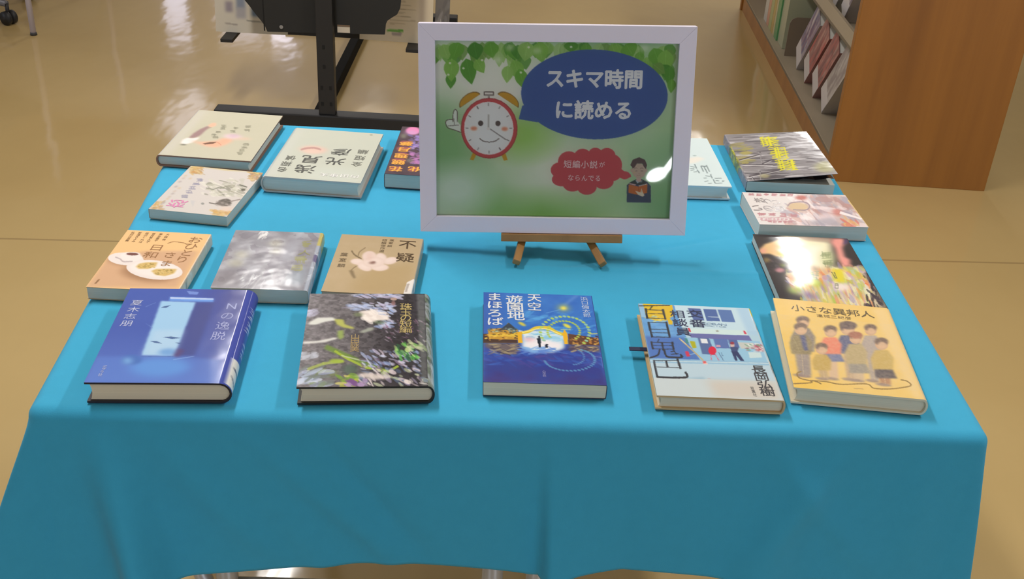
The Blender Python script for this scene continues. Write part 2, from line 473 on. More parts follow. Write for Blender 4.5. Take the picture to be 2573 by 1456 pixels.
# -- dark flowers hardcover -----------------------------------------------------
def art_flowers():
    a = Art(NU, NV, (92, 88, 92), [(778, 739), (1067, 741), (1070, 977), (745, 976)]).crop(730, 730, 4.854)
    u, v = a.grid()
    a.blend(np.clip((u - 0.38) * 3.2, 0, 1), (46, 42, 50), 0.95)
    a.blend(a.noise(40, 60, 5, 2) * np.clip(1.1 - u * 1.4, 0, 1), (176, 170, 176), 0.75)
    a.blend((a.noise(26, 36, 9, 2) > 0.56) * np.clip(u * 1.2, 0, 1), (24, 22, 28), 0.55)
    LB = [(176, 192, 232), (150, 170, 214), (196, 190, 220), (206, 214, 240)]
    a.dabs(26, (800, 55, 1350, 100), 60, 12, 12, LB, 0.85, 2); a.dabs(20, (690, 180, 900, 260), 60, 14, 10, LB, 0.6, 3)
    a.dabs(22, (900, 170, 1230, 240), 50, 13, 14, LB, 0.8, 4); a.dabs(18, (1040, 230, 1240, 330), 45, 16, 20, LB, 0.9, 5)
    a.dabs(22, (1050, 390, 1250, 480), 45, 14, 20, LB, 0.85, 6)
    a.poly([(840, 270), (1010, 250), (1040, 300), (1190, 330), (1200, 380), (1060, 385), (960, 408), (870, 360)], (238, 228, 222), 1, 1)
    a.dabs(14, (870, 260, 1180, 390), 50, 20, 20, [(246, 238, 232), (226, 214, 208)], 0.8, 7)
    a.ell(820, 310, 55, 26, (120, 132, 96), 0.8, 2); a.ell(1080, 410, 70, 22, (88, 110, 80), 0.8, 2)
    a.poly([(230, 400), (330, 345), (520, 345), (560, 380), (430, 395), (300, 435), (225, 430)], (228, 230, 224), 0.95, 1)
    a.poly([(150, 640), (340, 630), (540, 590), (570, 605), (420, 650), (160, 668)], (226, 226, 222), 0.95, 1)
    a.poly([(530, 365), (640, 370), (660, 430), (770, 470), (760, 490), (640, 470), (560, 430)], (186, 190, 96), 0.95, 1)
    a.poly([(570, 510), (640, 500), (645, 590), (600, 620), (570, 580)], (150, 172, 90), 0.9, 1)
    a.poly([(820, 530), (940, 475), (1010, 470), (1000, 505), (880, 540)], (166, 172, 160), 0.9, 1)
    a.line([(440, 710), (700, 830), (860, 900), (1130, 1010)], 60, (112, 146, 56), 0.8, 1)
    a.line([(540, 760), (700, 860), (900, 960), (1180, 1010), (1290, 950)], 28, (166, 190, 60), 0.9)
    a.line([(620, 815), (830, 870)], 16, (196, 206, 170), 0.8)
    a.line([(215, 975), (400, 910), (630, 880)], 34, (170, 186, 92), 0.8)
    a.ell(560, 880, 90, 26, (164, 190, 60), 0.8, 1, 4)
    a.ell(720, 980, 90, 60, (84, 104, 92), 0.9, 3); a.ell(510, 1030, 60, 40, (130, 146, 90), 0.8, 3)
    a.dabs(40, (90, 980, 450, 1180), 90, 20, -14, [(190, 204, 230), (150, 160, 190), (120, 130, 126), (206, 216, 236), (120, 140, 90)], 0.8, 8)
    a.dabs(24, (90, 770, 300, 850), 50, 16, -10, [(196, 200, 214), (170, 172, 184)], 0.7, 9); a.dabs(24, (190, 250, 330, 330), 40, 14, 0, [(196, 196, 222), (160, 156, 176)], 0.6, 10)
    a.dabs(90, (860, 760, 1560, 1000), 42, 14, 30, LB + [(100, 116, 160), (214, 200, 216), (120, 100, 130)], 0.8, 11)
    a.dabs(60, (780, 1000, 1640, 1190), 50, 18, 32, [(214, 200, 206), (178, 168, 200), (196, 206, 170), (90, 108, 140), (236, 226, 222), (66, 60, 84)], 0.85, 12)
    a.dabs(16, (530, 1060, 800, 1190), 50, 24, 20, [(190, 196, 70), (214, 208, 120), (120, 160, 60)], 0.9, 13)
    a.dabs(14, (700, 1110, 900, 1190), 50, 22, 25, [(120, 80, 140), (176, 150, 190)], 0.9, 14)
    a.poly([(780, 1060), (900, 1020), (1120, 1060), (1200, 1100), (1000, 1110)], (224, 212, 206), 0.9, 2)
    a.dabs(34, (1270, 650, 1560, 870), 40, 16, 50, [(76, 168, 66), (120, 196, 90), (176, 208, 130), (40, 96, 60)], 0.9, 15)
    a.ell(1415, 750, 36, 30, (190, 214, 140), 0.9); a.dabs(16, (1430, 640, 1640, 760), 40, 14, 25, [(150, 180, 110), (206, 214, 170)], 0.8, 16)
    a.dabs(60, (1100, 380, 1640, 660), 24, 7, 35, [(150, 110, 140), (190, 176, 196), (100, 70, 90)], 0.7, 17)
    a.ell(1255, 120, 40, 20, (190, 160, 150), 0.9); a.ell(1250, 170, 26, 26, (150, 110, 110), 0.8)
    a.poly([(1535, 60), (1650, 65), (1640, 1190), (1570, 1190)], (158, 166, 158), 0.4, 1)
    G = (196, 176, 112)
    a.text('珠玉の短編', (1405, 215), (1398, 500), 0.0145, 0.0165, G); a.text('山田詠美', (782, 580), (772, 740), 0.0105, 0.0105, (176, 152, 104))
    s = spine_art(NV, NS, (112, 122, 112)); s.dabs(90, (0, 0, 1, 1), 0.4, 0.02, 20, [(40, 44, 46), (150, 160, 150), (90, 110, 80), (170, 176, 190)], 0.8, 18)
    s.poly([(0.2, 0.76), (0.9, 0.76), (0.9, 0.96), (0.2, 0.96)], (214, 222, 230), 0.6)
    return a, s

# -- night amusement park softcover ---------------------------------------------
def art_park():
    a = Art(NU, NV, (48, 100, 188), [(1215, 742), (1487, 750), (1517, 966), (1214, 961)]).crop(1190, 730, 5.02)
    u, v = a.grid()
    a.blend(a.noise(9, 10, 21), (76, 150, 220), 0.55); a.blend(np.clip(0.25 - u, 0, 1) * 3 * (v < 0.5), (52, 76, 160), 0.7)
    a.poly([(125, 690), (1580, 700), (1640, 1190), (125, 1165)], (50, 66, 150), 0.95, 3)
    a.blend(np.clip((v - 0.72) * 4, 0, 1) * a.noise(8, 12, 22), (68, 50, 118), 1)
    a.dabs(120, (140, 780, 1600, 950), 90, 14, 12, [(60, 104, 196), (48, 80, 172), (80, 70, 150), (44, 60, 150)], 0.5, 23)
    a.dabs(50, (640, 300, 1500, 560), 90, 18, -12, [(96, 176, 232), (64, 130, 210), (46, 100, 190)], 0.5, 24)
    a.line([(1150, 220), (1330, 85)], 26, (120, 160, 220), 0.6, 2)
    a.ell(1140, 255, 78, 50, (150, 170, 130), 0.8, 4); a.ell(1140, 258, 34, 22, (250, 230, 90), 1, 2)
    a.line([(920, 320), (1100, 275)], 8, (110, 170, 225), 0.7)
    # building at the water's edge
    a.poly([(125, 580), (560, 560), (560, 690), (125, 690)], (74, 52, 44)); a.poly([(180, 520), (390, 505), (440, 440), (480, 505), (560, 520), (565, 650), (200, 640)], (196, 150, 56))
    a.poly([(330, 530), (450, 440), (560, 530)], (60, 66, 76)); a.poly([(210, 580), (560, 560), (560, 610), (240, 610)], (226, 190, 66), 0.9)
    a.dabs(46, (150, 560, 560, 660), 22, 7, 0, [(236, 196, 80), (110, 70, 36), (60, 44, 40), (206, 150, 60)], 0.9, 25)
    a.dabs(40, (190, 510, 550, 560), 18, 8, 0, [(70, 110, 130), (176, 200, 180), (60, 60, 70)], 0.8, 26)
    a.poly([(1190, 570), (1420, 600), (1560, 620), (1575, 710), (1190, 700)], (96, 62, 44)); a.dabs(46, (1200, 600, 1570, 700), 22, 7, 2, [(226, 176, 80), (70, 46, 40), (190, 130, 60)], 0.9, 27)
    a.poly([(140, 690), (560, 690), (540, 830), (330, 800), (150, 740)], (112, 96, 92), 0.9, 2); a.dabs(46, (230, 700, 560, 820), 50, 8, 0, [(170, 156, 120), (60, 50, 70), (140, 124, 110)], 0.8, 28)
    a.poly([(1195, 710), (1580, 710), (1580, 790), (1200, 770)], (120, 100, 90), 0.8, 2); a.dabs(26, (1200, 710, 1580, 780), 40, 7, 0, [(190, 170, 120), (70, 56, 76)], 0.8, 29)
    # arch gate and the bright opening
    a.poly([(610, 560), (740, 540), (870, 525), (1000, 545), (1130, 590), (1140, 740), (1000, 800), (740, 800), (620, 740)], (196, 224, 240), 1, 2)
    a.dabs(36, (630, 550, 1130, 660), 70, 16, 0, [(120, 190, 226), (226, 238, 244), (150, 206, 234)], 0.7, 30)
    a.poly([(630, 690), (760, 620), (900, 640), (1120, 690), (1100, 760), (640, 750)], (244, 236, 240), 0.9, 3); a.ell(700, 640, 70, 30, (236, 186, 196), 0.8, 3)
    a.dabs(26, (640, 740, 1120, 800), 80, 12, 0, [(120, 170, 230), (90, 130, 210)], 0.7, 31)
    a.curve([(575, 570), (700, 545), (780, 505), (870, 495), (960, 505), (1050, 555), (1150, 585)], 34, (222, 196, 56)); a.curve([(620, 560), (780, 520), (870, 512), (960, 524), (1100, 580)], 10, (250, 234, 150))
    a.poly([(555, 560), (612, 545), (620, 685), (565, 685)], (234, 178, 34)); a.poly([(1120, 570), (1145, 515), (1180, 570), (1188, 695), (1140, 695)], (234, 178, 34))
    # wheel of lights and its reflection
    for k in range(26):
        t = R(150 + k * 250 / 25); a.ell(1150 + 305 * math.cos(t), 555 + 195 * math.sin(t), 24, 12, (176, 206, 96) if k % 2 else (150, 196, 170), 0.95, 0, 15)
    for k in range(22):
        t = R(150 + k * 250 / 21); a.ell(1135 + 200 * math.cos(t), 545 + 130 * math.sin(t), 20, 10, (176, 200, 80), 0.9, 0, 15)
    a.ell(1180, 475, 55, 20, (226, 216, 80), 1, 1, 25); a.ell(615, 455, 50, 18, (226, 206, 70), 0.9, 1, 25); a.line([(1100, 520), (1220, 520)], 8, (200, 210, 120), 0.8); a.line([(1460, 570), (1570, 565)], 14, (206, 210, 120), 0.8)
    for k in range(26):
        t = R(-60 + k * 230 / 25); a.ell(1200 + 310 * math.cos(t), 880 + 135 * math.sin(t), 22, 9, (96, 156, 200), 0.8, 0, 15)
    for k in range(12):
        t = R(-60 + k * 150 / 11); a.ell(1250 + 130 * math.cos(t), 850 + 90 * math.sin(t), 16, 8, (96, 150, 200), 0.7, 0, 15)
    # figure and dog
    a.ell(828, 612, 14, 14, (20, 30, 46)); a.poly([(800, 628), (848, 625), (850, 685), (805, 685)], (22, 32, 48)); a.poly([(812, 680), (848, 680), (846, 738), (822, 738)], (20, 28, 44))
    a.poly([(900, 705), (930, 705), (935, 740), (905, 742)], (24, 30, 50)); a.ell(922, 705, 18, 10, (30, 36, 56))
    W = (222, 226, 232)
    a.text('天空', (775, 130), (775, 240), 0.017, 0.0195, W, off=0.012); a.text('遊園地', (520, 155), (540, 355), 0.021, 0.0215, W, off=0.012)
    a.text('まほろば', (265, 120), (272, 425), 0.0195, 0.019, W, off=0.014); a.text('浜口倫太郎', (1405, 140), (1435, 345), 0.0095, 0.0098, (190, 206, 230))
    a.text('小学館', (880, 1030), (886, 1080), 0.004, 0.005, (150, 150, 200))
    a.line([(1500, 840), (1590, 850), (1640, 1130)], 5, (150, 176, 230), 0.6)
    s = spine_art(NV, 8, (52, 70, 150)); return a, s

# -- police box hardcover ---------------------------------------------------------
def art_police():
    a = Art(NU, NV, (176, 208, 224), [(1597, 770), (1888, 777), (1965, 1007), (1641, 998)]).crop(1580, 750, 4.697)
    a.poly([(80, 95), (520, 100), (660, 480), (850, 770), (220, 760)], (104, 158, 214)); a.poly([(120, 480), (640, 490), (840, 760), (200, 740)], (78, 114, 186), 0.9, 2)
    a.dabs(40, (140, 120, 560, 480), 50, 20, 0, [(126, 180, 226), (92, 148, 206), (110, 170, 220)], 0.4, 41)
    a.poly([(520, 100), (1440, 120), (1560, 400), (620, 400)], (196, 222, 234)); a.poly([(1290, 120), (1440, 120), (1580, 460), (1420, 440)], (170, 204, 230), 0.8, 2)
    a.poly([(690, 140), (850, 145), (890, 285), (760, 285)], (86, 106, 162)); a.poly([(880, 148), (1040, 150), (1085, 292), (920, 290)], (82, 108, 166)); a.poly([(1060, 152), (1230, 156), (1275, 298), (1105, 295)], (92, 122, 178))
    a.poly([(935, 235), (1085, 240), (1088, 248), (940, 243)], (190, 210, 226)); a.poly([(80, 95), (500, 98), (520, 230), (400, 310), (300, 300), (150, 260), (140, 125)], (222, 186, 48)); a.poly([(75, 95), (140, 98), (180, 260), (120, 260)], (150, 190, 224))
    a.poly([(430, 240), (500, 300), (500, 340), (450, 340)], (222, 186, 48)); a.dabs(16, (210, 240, 400, 310), 22, 8, 0, [(226, 222, 130), (130, 180, 220)], 0.8, 42)
    a.poly([(690, 380), (1400, 395), (1420, 450), (720, 440)], (206, 228, 228)); a.poly([(680, 375), (705, 376), (725, 425), (700, 425)], (206, 50, 70)); a.poly([(1365, 398), (1390, 400), (1405, 440), (1380, 440)], (206, 60, 90)); a.ell(1045, 408, 18, 8, (150, 150, 140))
    a.poly([(690, 440), (1430, 455), (1470, 520), (720, 490)], (108, 112, 170)); a.poly([(640, 490), (1560, 520), (1640, 770), (830, 760)], (150, 196, 224))
    a.poly([(800, 490), (940, 495), (1010, 690), (850, 680)], (88, 110, 160)); a.poly([(990, 500), (1160, 500), (1190, 610), (1020, 610)], (92, 116, 176)); a.poly([(1170, 505), (1280, 510), (1310, 600), (1200, 600)], (84, 104, 160)); a.poly([(830, 500), (910, 502), (925, 555), (845, 555)], (226, 230, 236)); a.poly([(1020, 572), (1075, 572), (1080, 595), (1025, 598)], (206, 160, 180))
    a.poly([(700, 530), (765, 535), (785, 610), (735, 615)], (176, 176, 40)); a.poly([(640, 498), (670, 498), (695, 560), (660, 560)], (70, 140, 140)); a.poly([(1290, 535), (1480, 540), (1510, 610), (1330, 610)], (196, 200, 196)); a.poly([(1490, 560), (1590, 560), (1600, 640), (1510, 640)], (190, 84, 100), 0.9, 1); a.dabs(22, (1390, 550, 1590, 640), 26, 9, 6, [(220, 226, 226), (150, 100, 116), (110, 160, 130)], 0.8, 43)
    a.poly([(640, 655), (680, 650), (705, 710), (660, 715)], (206, 60, 90)); a.ell(975, 640, 48, 50, (214, 40, 72)); a.line([(955, 685), (960, 755)], 9, (214, 80, 110)); a.line([(1010, 685), (1052, 758)], 9, (214, 80, 110)); a.line([(700, 690), (830, 660), (850, 700), (1080, 720)], 8, (150, 190, 220)); a.line([(1050, 660), (1110, 760)], 7, (70, 100, 140)); a.line([(1085, 660), (1100, 700)], 6, (70, 100, 140))
    a.poly([(1410, 650), (1560, 650), (1580, 710), (1430, 720)], (200, 222, 226)); a.poly([(200, 740), (1650, 760), (1660, 800), (215, 790)], (150, 190, 218)); a.poly([(210, 765), (1660, 775), (1670, 782), (212, 774)], (206, 226, 232))
    # officer
    a.ell(1222, 572, 26, 28, (206, 180, 176)); a.ell(1222, 548, 26, 16, (150, 60, 76)); a.poly([(1190, 595), (1250, 590), (1300, 600), (1280, 650), (1210, 650)], (66, 80, 124)); a.poly([(1205, 645), (1285, 645), (1360, 755), (1315, 755), (1262, 690), (1280, 750), (1250, 755)], (52, 62, 104))
    # pole barrier and cone post
    a.line([(580, 505), (700, 610), (860, 755)], 16, (190, 172, 130)); a.line([(600, 520), (660, 572)], 8, (226, 210, 170))
    a.poly([(850, 765), (888, 760), (945, 945), (895, 945)], (226, 96, 96)); a.line([(862, 800), (905, 796)], 20, (240, 206, 200)); a.line([(874, 840), (915, 836)], 16, (240, 196, 190)); a.ell(930, 948, 66, 14, (226, 130, 120))
    a.poly([(215, 790), (1680, 810), (1740, 985), (250, 940)], (186, 210, 224)); a.line([(460, 1002), (860, 960)], 24, (140, 176, 200), 0.8, 2); a.poly([(250, 960), (1740, 985), (1800, 1205), (290, 1165)], (200, 212, 216)); a.poly([(900, 985), (1745, 990), (1800, 1205), (1000, 1195)], (206, 196, 184), 0.8, 6)
    # the four large title characters, drawn as strokes
    K = (52, 54, 62)
    L = lambda *p, w=26: a.line(p, w, K)
    L((90, 125), (470, 112), w=12); L((255, 125), (225, 165), w=14); L((175, 160), (190, 270)); L((385, 165), (412, 275)); L((185, 170), (385, 172), w=8); L((200, 215), (395, 215), w=6); L((195, 268), (400, 272), w=8)
    L((205, 320), (245, 490)); L((425, 315), (460, 490)); L((205, 318), (425, 320), w=8); L((235, 400), (440, 398), w=7); L((240, 440), (445, 440), w=7); L((248, 490), (460, 490), w=10)
    L((330, 515), (310, 550), w=12); L((235, 550), (255, 630), w=24); L((490, 550), (505, 630), w=24); L((240, 552), (485, 555), w=8); L((255, 590), (495, 590), w=6); L((255, 630), (500, 630), w=8); L((365, 560), (380, 640), w=22); a.curve([(335, 640), (310, 700), (215, 735)], 18, K); a.curve([(390, 640), (410, 705), (450, 722), (600, 722), (585, 690)], 18, K); L((470, 660), (520, 650), w=10); L((470, 690), (560, 682), w=10); L((500, 640), (540, 690), w=10)
    a.curve([(262, 765), (295, 930), (340, 955), (620, 955), (660, 935), (640, 895)], 22, K); L((410, 770), (425, 830)); L((548, 745), (580, 850)); L((262, 768), (548, 760), w=8); L((300, 840), (575, 845), w=8)
    k = (58, 66, 96)
    a.text('相談員', (560, 212), (622, 420), 0.018, 0.0185, k, off=0.01); a.text('交番', (772, 205), (805, 320), 0.019, 0.0185, k, off=0.012)
    a.text('長岡弘樹', (1530, 850), (1625, 1110), 0.0165, 0.016, (70, 70, 76), off=0.01); a.text('双葉社', (1440, 1070), (1470, 1145), 0.004, 0.006, (90, 90, 96))
    a.text('KOBAN', (895, 322), (1130, 330), 0.010, 0.0068, (130, 160, 190)); a.text('POLICE', (900, 348), (1140, 356), 0.008, 0.004, (140, 168, 196))
    s = spine_art(NV, NS, (176, 196, 206)); s.poly([(0, 0.0), (1, 0.0), (1, 0.1), (0, 0.1)], (206, 196, 60)); s.poly([(0, 0.6), (1, 0.6), (1, 1), (0, 1)], (206, 198, 188)); s.dabs(26, (0, 0.1, 1, 0.9), 0.4, 0.03, 0, [(150, 180, 210), (206, 220, 226), (120, 130, 140)], 0.6, 44)
    return a, s

# -- yellow hardcover with a group of children ---------------------------------------
def art_yellow():
    a = Art(NU, NV, (236, 200, 120), [(1940, 757), (2228, 776), (2313, 1004), (1993, 981)]).crop(1920, 740, 4.55)
    u, v = a.grid()
    a.blend(np.clip(0.5 - u, 0, 1) * np.clip(v, 0, 1) * 2.2, (240, 196, 84), 0.9); a.blend(a.noise(12, 16, 51), (246, 220, 160), 0.3)
    a.poly([(1240, 180), (1420, 165), (1800, 1200), (1680, 1190)], (240, 214, 172), 0.45, 3)
    SK, HR = (208, 170, 140), (112, 96, 92)
    def kid(x, y, r, sh, shw, h, top, leg, lw, base, skirt=None):
        a.poly([(x - lw, y + r + h * 0.8), (x + lw, y + r + h * 0.8), (x + lw * 0.9 + 30, base), (x - lw * 0.8 + 30, base)], leg, 0.9, 1)
        a.line([(x + 10, y + r + h), (x + 30, base)], 6, (216, 190, 150), 0.8)
        a.poly([(x - shw * 0.6, y + r * 0.9), (x + shw * 0.5, y + r * 0.85), (x + shw, y + r + h * 0.35), (x + shw * 0.9, y + r + h), (x - shw * 0.8, y + r + h), (x - shw, y + r + h * 0.4)], top, 1, 1)
        if skirt: a.poly([(x - shw * 0.7, y + r + h * 0.95), (x + shw * 0.9, y + r + h * 0.95), (x + shw * 1.25, y + r + h * 1.4), (x - shw * 0.6, y + r + h * 1.4)], skirt, 0.95, 1)
        a.ell(x, y, r, r * 0.86, SK); a.ell(x - 2, y - r * 0.45, r * 1.06, r * 0.62, HR, 0.95, 1); a.ell(x + 6, y + r * 0.1, r * 0.7, r * 0.5, (222, 184, 152), 0.9, 1)
        a.ell(x + 5, base + 4, lw + 22, 16, (150, 132, 130), 0.9, 1, 6)
    kid(440, 360, 72, 0, 140, 260, (140, 132, 128), (150, 140, 140), 70, 960)
    kid(1215, 430, 68, 0, 120, 260, (176, 164, 160), (170, 160, 158), 60, 1000)
    kid(950, 420, 84, 0, 130, 200, (98, 104, 140), (190, 164, 140), 60, 990)
    a.ell(965, 380, 95, 46, (104, 92, 96), 0.9, 1); a.poly([(865, 350), (900, 340), (900, 440), (870, 440)], (104, 92, 96), 0.9, 1)
    kid(415, 440, 72, 0, 130, 210, (146, 134, 104), (152, 142, 140), 75, 960)
    a.poly([(400, 505), (465, 505), (500, 680), (450, 680)], (84, 92, 140), 0.9, 1); a.line([(330, 540), (400, 690)], 5, (170, 158, 120)); a.line([(560, 520), (600, 690)], 5, (170, 158, 120))
    kid(755, 460, 72, 0, 125, 190, (232, 138, 116), (216, 184, 160), 60, 985, (112, 122, 166))
    kid(1040, 530, 70, 0, 130, 230, (184, 166, 126), (206, 182, 156), 66, 1000, (150, 146, 140)); a.ell(1040, 490, 80, 40, (170, 110, 96), 0.9, 1)
    kid(1335, 590, 74, 0, 130, 220, (200, 172, 104), (176, 130, 104), 70, 1040, (92, 88, 96))
    kid(650, 660, 68, 0, 110, 170, (196, 166, 96), (190, 164, 130), 55, 990)
    a.blend(a.noise(60, 80, 52, 2) * ((v > 0.2) & (v < 0.92)), (226, 206, 170), 0.32)
    C = (150, 124, 80)
    a.curve([(420, 915), (370, 940), (400, 990), (520, 1020), (520, 1040), (330, 1055)], 11, C); a.curve([(520, 1015), (700, 1025), (860, 1050), (1150, 1040), (1230, 1085), (1400, 1090), (1560, 1070), (1650, 1045), (1610, 1000), (1540, 985)], 11, C); a.curve([(540, 1015), (600, 1030), (640, 1050)], 11, C)
    a.line([(1010, 1092), (1110, 1096)], 8, (190, 160, 110))
    k = (112, 100, 80)
    a.text('小さな異邦人', (375, 190), (1180, 245), 0.0165, 0.0165, k, off=0.004); a.text('連城三紀彦', (630, 275), (960, 295), 0.008, 0.0075, (130, 116, 90))
    s = spine_art(NV, NS, (236, 206, 150)); return a, s

# -- tan paperback with plates ---------------------------------------------------------
def art_plates():
    a = Art(130, 182, (238, 196, 140), [(318, 577), (522, 596), (446, 742), (213, 725)]).crop(200, 565, 7.28)
    a.poly([(420, 640), (1200, 500), (2140, 530), (1800, 1200), (95, 1165)], (214, 172, 136), 1, 4)
    a.ell(840, 690, 340, 90, (150, 110, 78), 0.55, 5, 10); a.ell(1250, 930, 490, 150, (150, 110, 78), 0.7, 6, 8)
    W = (236, 226, 222)
    a.ell(840, 640, 330, 120, W, 1, 0, 6); a.poly([(740, 560), (840, 510), (1080, 530), (1150, 620), (1060, 690), (900, 690), (760, 640)], (240, 232, 228), 1, 1)
    a.ell(955, 550, 135, 36, (232, 220, 216)); a.ell(960, 552, 110, 26, (120, 78, 72), 1, 0, 4); a.curve([(650, 600), (740, 640), (800, 690), (960, 690)], 22, (196, 182, 182))
    a.ell(1365, 860, 515, 180, W, 1, 0, 8); a.ell(1370, 850, 440, 140, (240, 232, 228), 1, 2, 8)
    T = (214, 182, 112)
    a.poly([(1030, 790), (1090, 735), (1230, 715), (1420, 720), (1390, 800), (1260, 840), (1080, 835)], T, 1, 1); a.poly([(1310, 880), (1400, 845), (1600, 845), (1770, 855), (1720, 940), (1560, 985), (1400, 960)], T, 1, 1)
    a.dabs(40, (1080, 740, 1380, 820), 20, 8, 10, [(186, 160, 90), (226, 200, 140), (150, 130, 70)], 0.8, 61); a.dabs(40, (1370, 860, 1700, 950), 20, 8, 10, [(186, 160, 90), (226, 200, 140), (150, 130, 70)], 0.8, 62)
    K = (160, 116, 76)
    a.text('おひとり', (2085, 320), (1860, 680), 0.0185, 0.0185, K); a.text('さま', (1640, 590), (1580, 745), 0.0165, 0.016, K); a.text('日和', (1400, 440), (1300, 575), 0.019, 0.017, K)
    a.curve([(1590, 370), (1700, 345), (1870, 370), (1920, 395)], 12, K)
    for nm, x0, y0, x1, y1 in (('大崎梢', 1590, 205, 1525, 297), ('岸本葉子', 1465, 195, 1385, 305), ('坂井希久子', 1335, 183, 1235, 330), ('咲沢くれは', 1215, 170, 1105, 325), ('新津きよみ', 1085, 157, 975, 310), ('松村比呂美', 960, 145, 855, 292)):
        a.text(nm, (x0, y0), (x1, y1), 0.0046, 0.0058, (132, 100, 66))
    a.text('双葉文庫', (340, 1030), (285, 1095), 0.003, 0.0038, (150, 110, 70))
    s = spine_art(182, 10, (226, 206, 186)); s.dabs(60, (0, 0, 1, 1), 0.5, 0.012, 0, [(244, 238, 230), (206, 190, 170), (236, 210, 170)], 0.8, 63); s.scrib(0.6, 0.8, 0.4, 0.03, (90, 90, 96), 3)
    return a, s

# -- silver grey softcover --------------------------------------------------------------
def art_silver():
    a = Art(130, 182, (132, 130, 140), [(592, 579), (790, 592), (757, 738), (530, 720)]).crop(520, 570, 6.933)
    a.blend(a.noise(5, 6, 71, 4) ** 2 * 1.5, (196, 198, 208), 0.8); a.blend((a.noise(7, 8, 72, 3) > 0.6) * 1.0, (122, 118, 130), 0.5)
    a.poly([(60, 1040), (300, 720), (560, 790), (500, 1060)], (124, 118, 126), 0.7, 8); a.poly([(1280, 480), (1540, 150), (1600, 170), (1420, 560), (1230, 700)], (206, 212, 228), 0.6, 8); a.poly([(1380, 820), (1750, 700), (1650, 1100), (1400, 1020)], (142, 158, 174), 0.6, 8)
    Y = (196, 192, 160)
    for (x, y, r) in ((1150, 310, 100), (1160, 440, 80), (590, 480, 110), (500, 620, 120)): a.ell(x, y, r, r * 0.6, Y, 0.45, 5)
    K = (150, 150, 106)
    a.scrib(1660, 340, 160, 110, K, 5, 12); a.text('人', (1640, 480), (1640, 480), 0.017, 0.016, K); a.scrib(1575, 610, 200, 130, K, 8, 12); a.scrib(1530, 740, 200, 110, K, 9, 13)
    a.dabs(30, (880, 90, 1010, 220), 40, 10, -40, [(240, 240, 240), (210, 210, 216)], 0.7, 73); a.dabs(30, (560, 860, 960, 1080), 60, 12, -50, [(220, 222, 228), (170, 170, 178)], 0.6, 74)
    s = spine_art(182, NS, (172, 180, 196)); s.poly([(0, 0), (1, 0), (1, 0.2), (0, 0.24)], (196, 186, 110)); s.poly([(0.0, 0.4), (0.5, 0.4), (0.5, 0.52), (0, 0.52)], (110, 104, 140)); s.dabs(26, (0, 0.3, 1, 1), 0.3, 0.02, 0, [(206, 214, 226), (140, 140, 156)], 0.7, 75)
    return a, s

# -- brown paperback with a white flower ---------------------------------------------------
def art_flower():
    a = Art(130, 182, (186, 164, 128), [(858, 587), (1058, 604), (1030, 748), (805, 734)]).crop(790, 575, 7.869)
    a.blend(a.noise(9, 12, 81), (196, 174, 144), 0.5); a.poly([(1000, 800), (2000, 700), (1900, 1330), (700, 1290)], (178, 152, 106), 0.55, 10)
    a.curve([(740, 440), (800, 520), (930, 600)], 26, (130, 112, 84)); a.curve([(1010, 380), (900, 460), (870, 540)], 18, (146, 126, 96)); a.curve([(900, 720), (800, 770), (730, 830)], 16, (140, 120, 90)); a.poly([(690, 830), (770, 830), (825, 980), (790, 1000), (740, 930)], (130, 112, 84), 0.9, 1)
    P = (228, 206, 196)
    for (x, y, rx, ry, ro) in ((1090, 560, 140, 110, 0), (860, 660, 140, 60, 6), (1320, 580, 110, 80, 20), (1500, 650, 140, 70, -10), (1000, 760, 150, 80, 20), (1300, 780, 170, 70, 0), (1180, 670, 220, 110, 0)):
        a.ell(x, y, rx, ry, P, 1, 1, ro); a.ell(x - 10, y - 8, rx * 0.7, ry * 0.6, (238, 220, 212), 0.7, 3, ro)
    a.ell(1090, 560, 60, 90, (220, 188, 176), 0.8, 4); a.ell(1150, 685, 62, 26, (140, 106, 96), 1, 2); a.ell(1180, 670, 30, 14, (120, 84, 80), 0.8, 1)
    k = (84, 66, 46)
    a.text('不疑', (1830, 335), (1790, 590), 0.0235, 0.0245, k, off=0.006, skew=-0.06); a.text('葉室麟', (1525, 245), (1485, 355), 0.0062, 0.0062, (120, 104, 80)); a.text('短編傑作選', (1385, 240), (1330, 455), 0.0066, 0.007, (116, 100, 76)); a.text('葉室麟', (585, 510), (530, 730), 0.0098, 0.010, (112, 96, 74))
    s = spine_art(182, 10, (186, 168, 140)); s.poly([(0, 0.72), (1, 0.72), (1, 0.99), (0, 0.99)], (232, 226, 222)); s.poly([(0.2, 0.78), (0.6, 0.78), (0.6, 0.9), (0.2, 0.9)], (180, 172, 172))
    a.poly([(1830, 1080), (1985, 1000), (1900, 1330), (1760, 1320)], (232, 226, 222), 1); a.poly([(1830, 1110), (1880, 1105), (1830, 1270), (1790, 1270)], (176, 166, 160), 0.9)
    return a, s

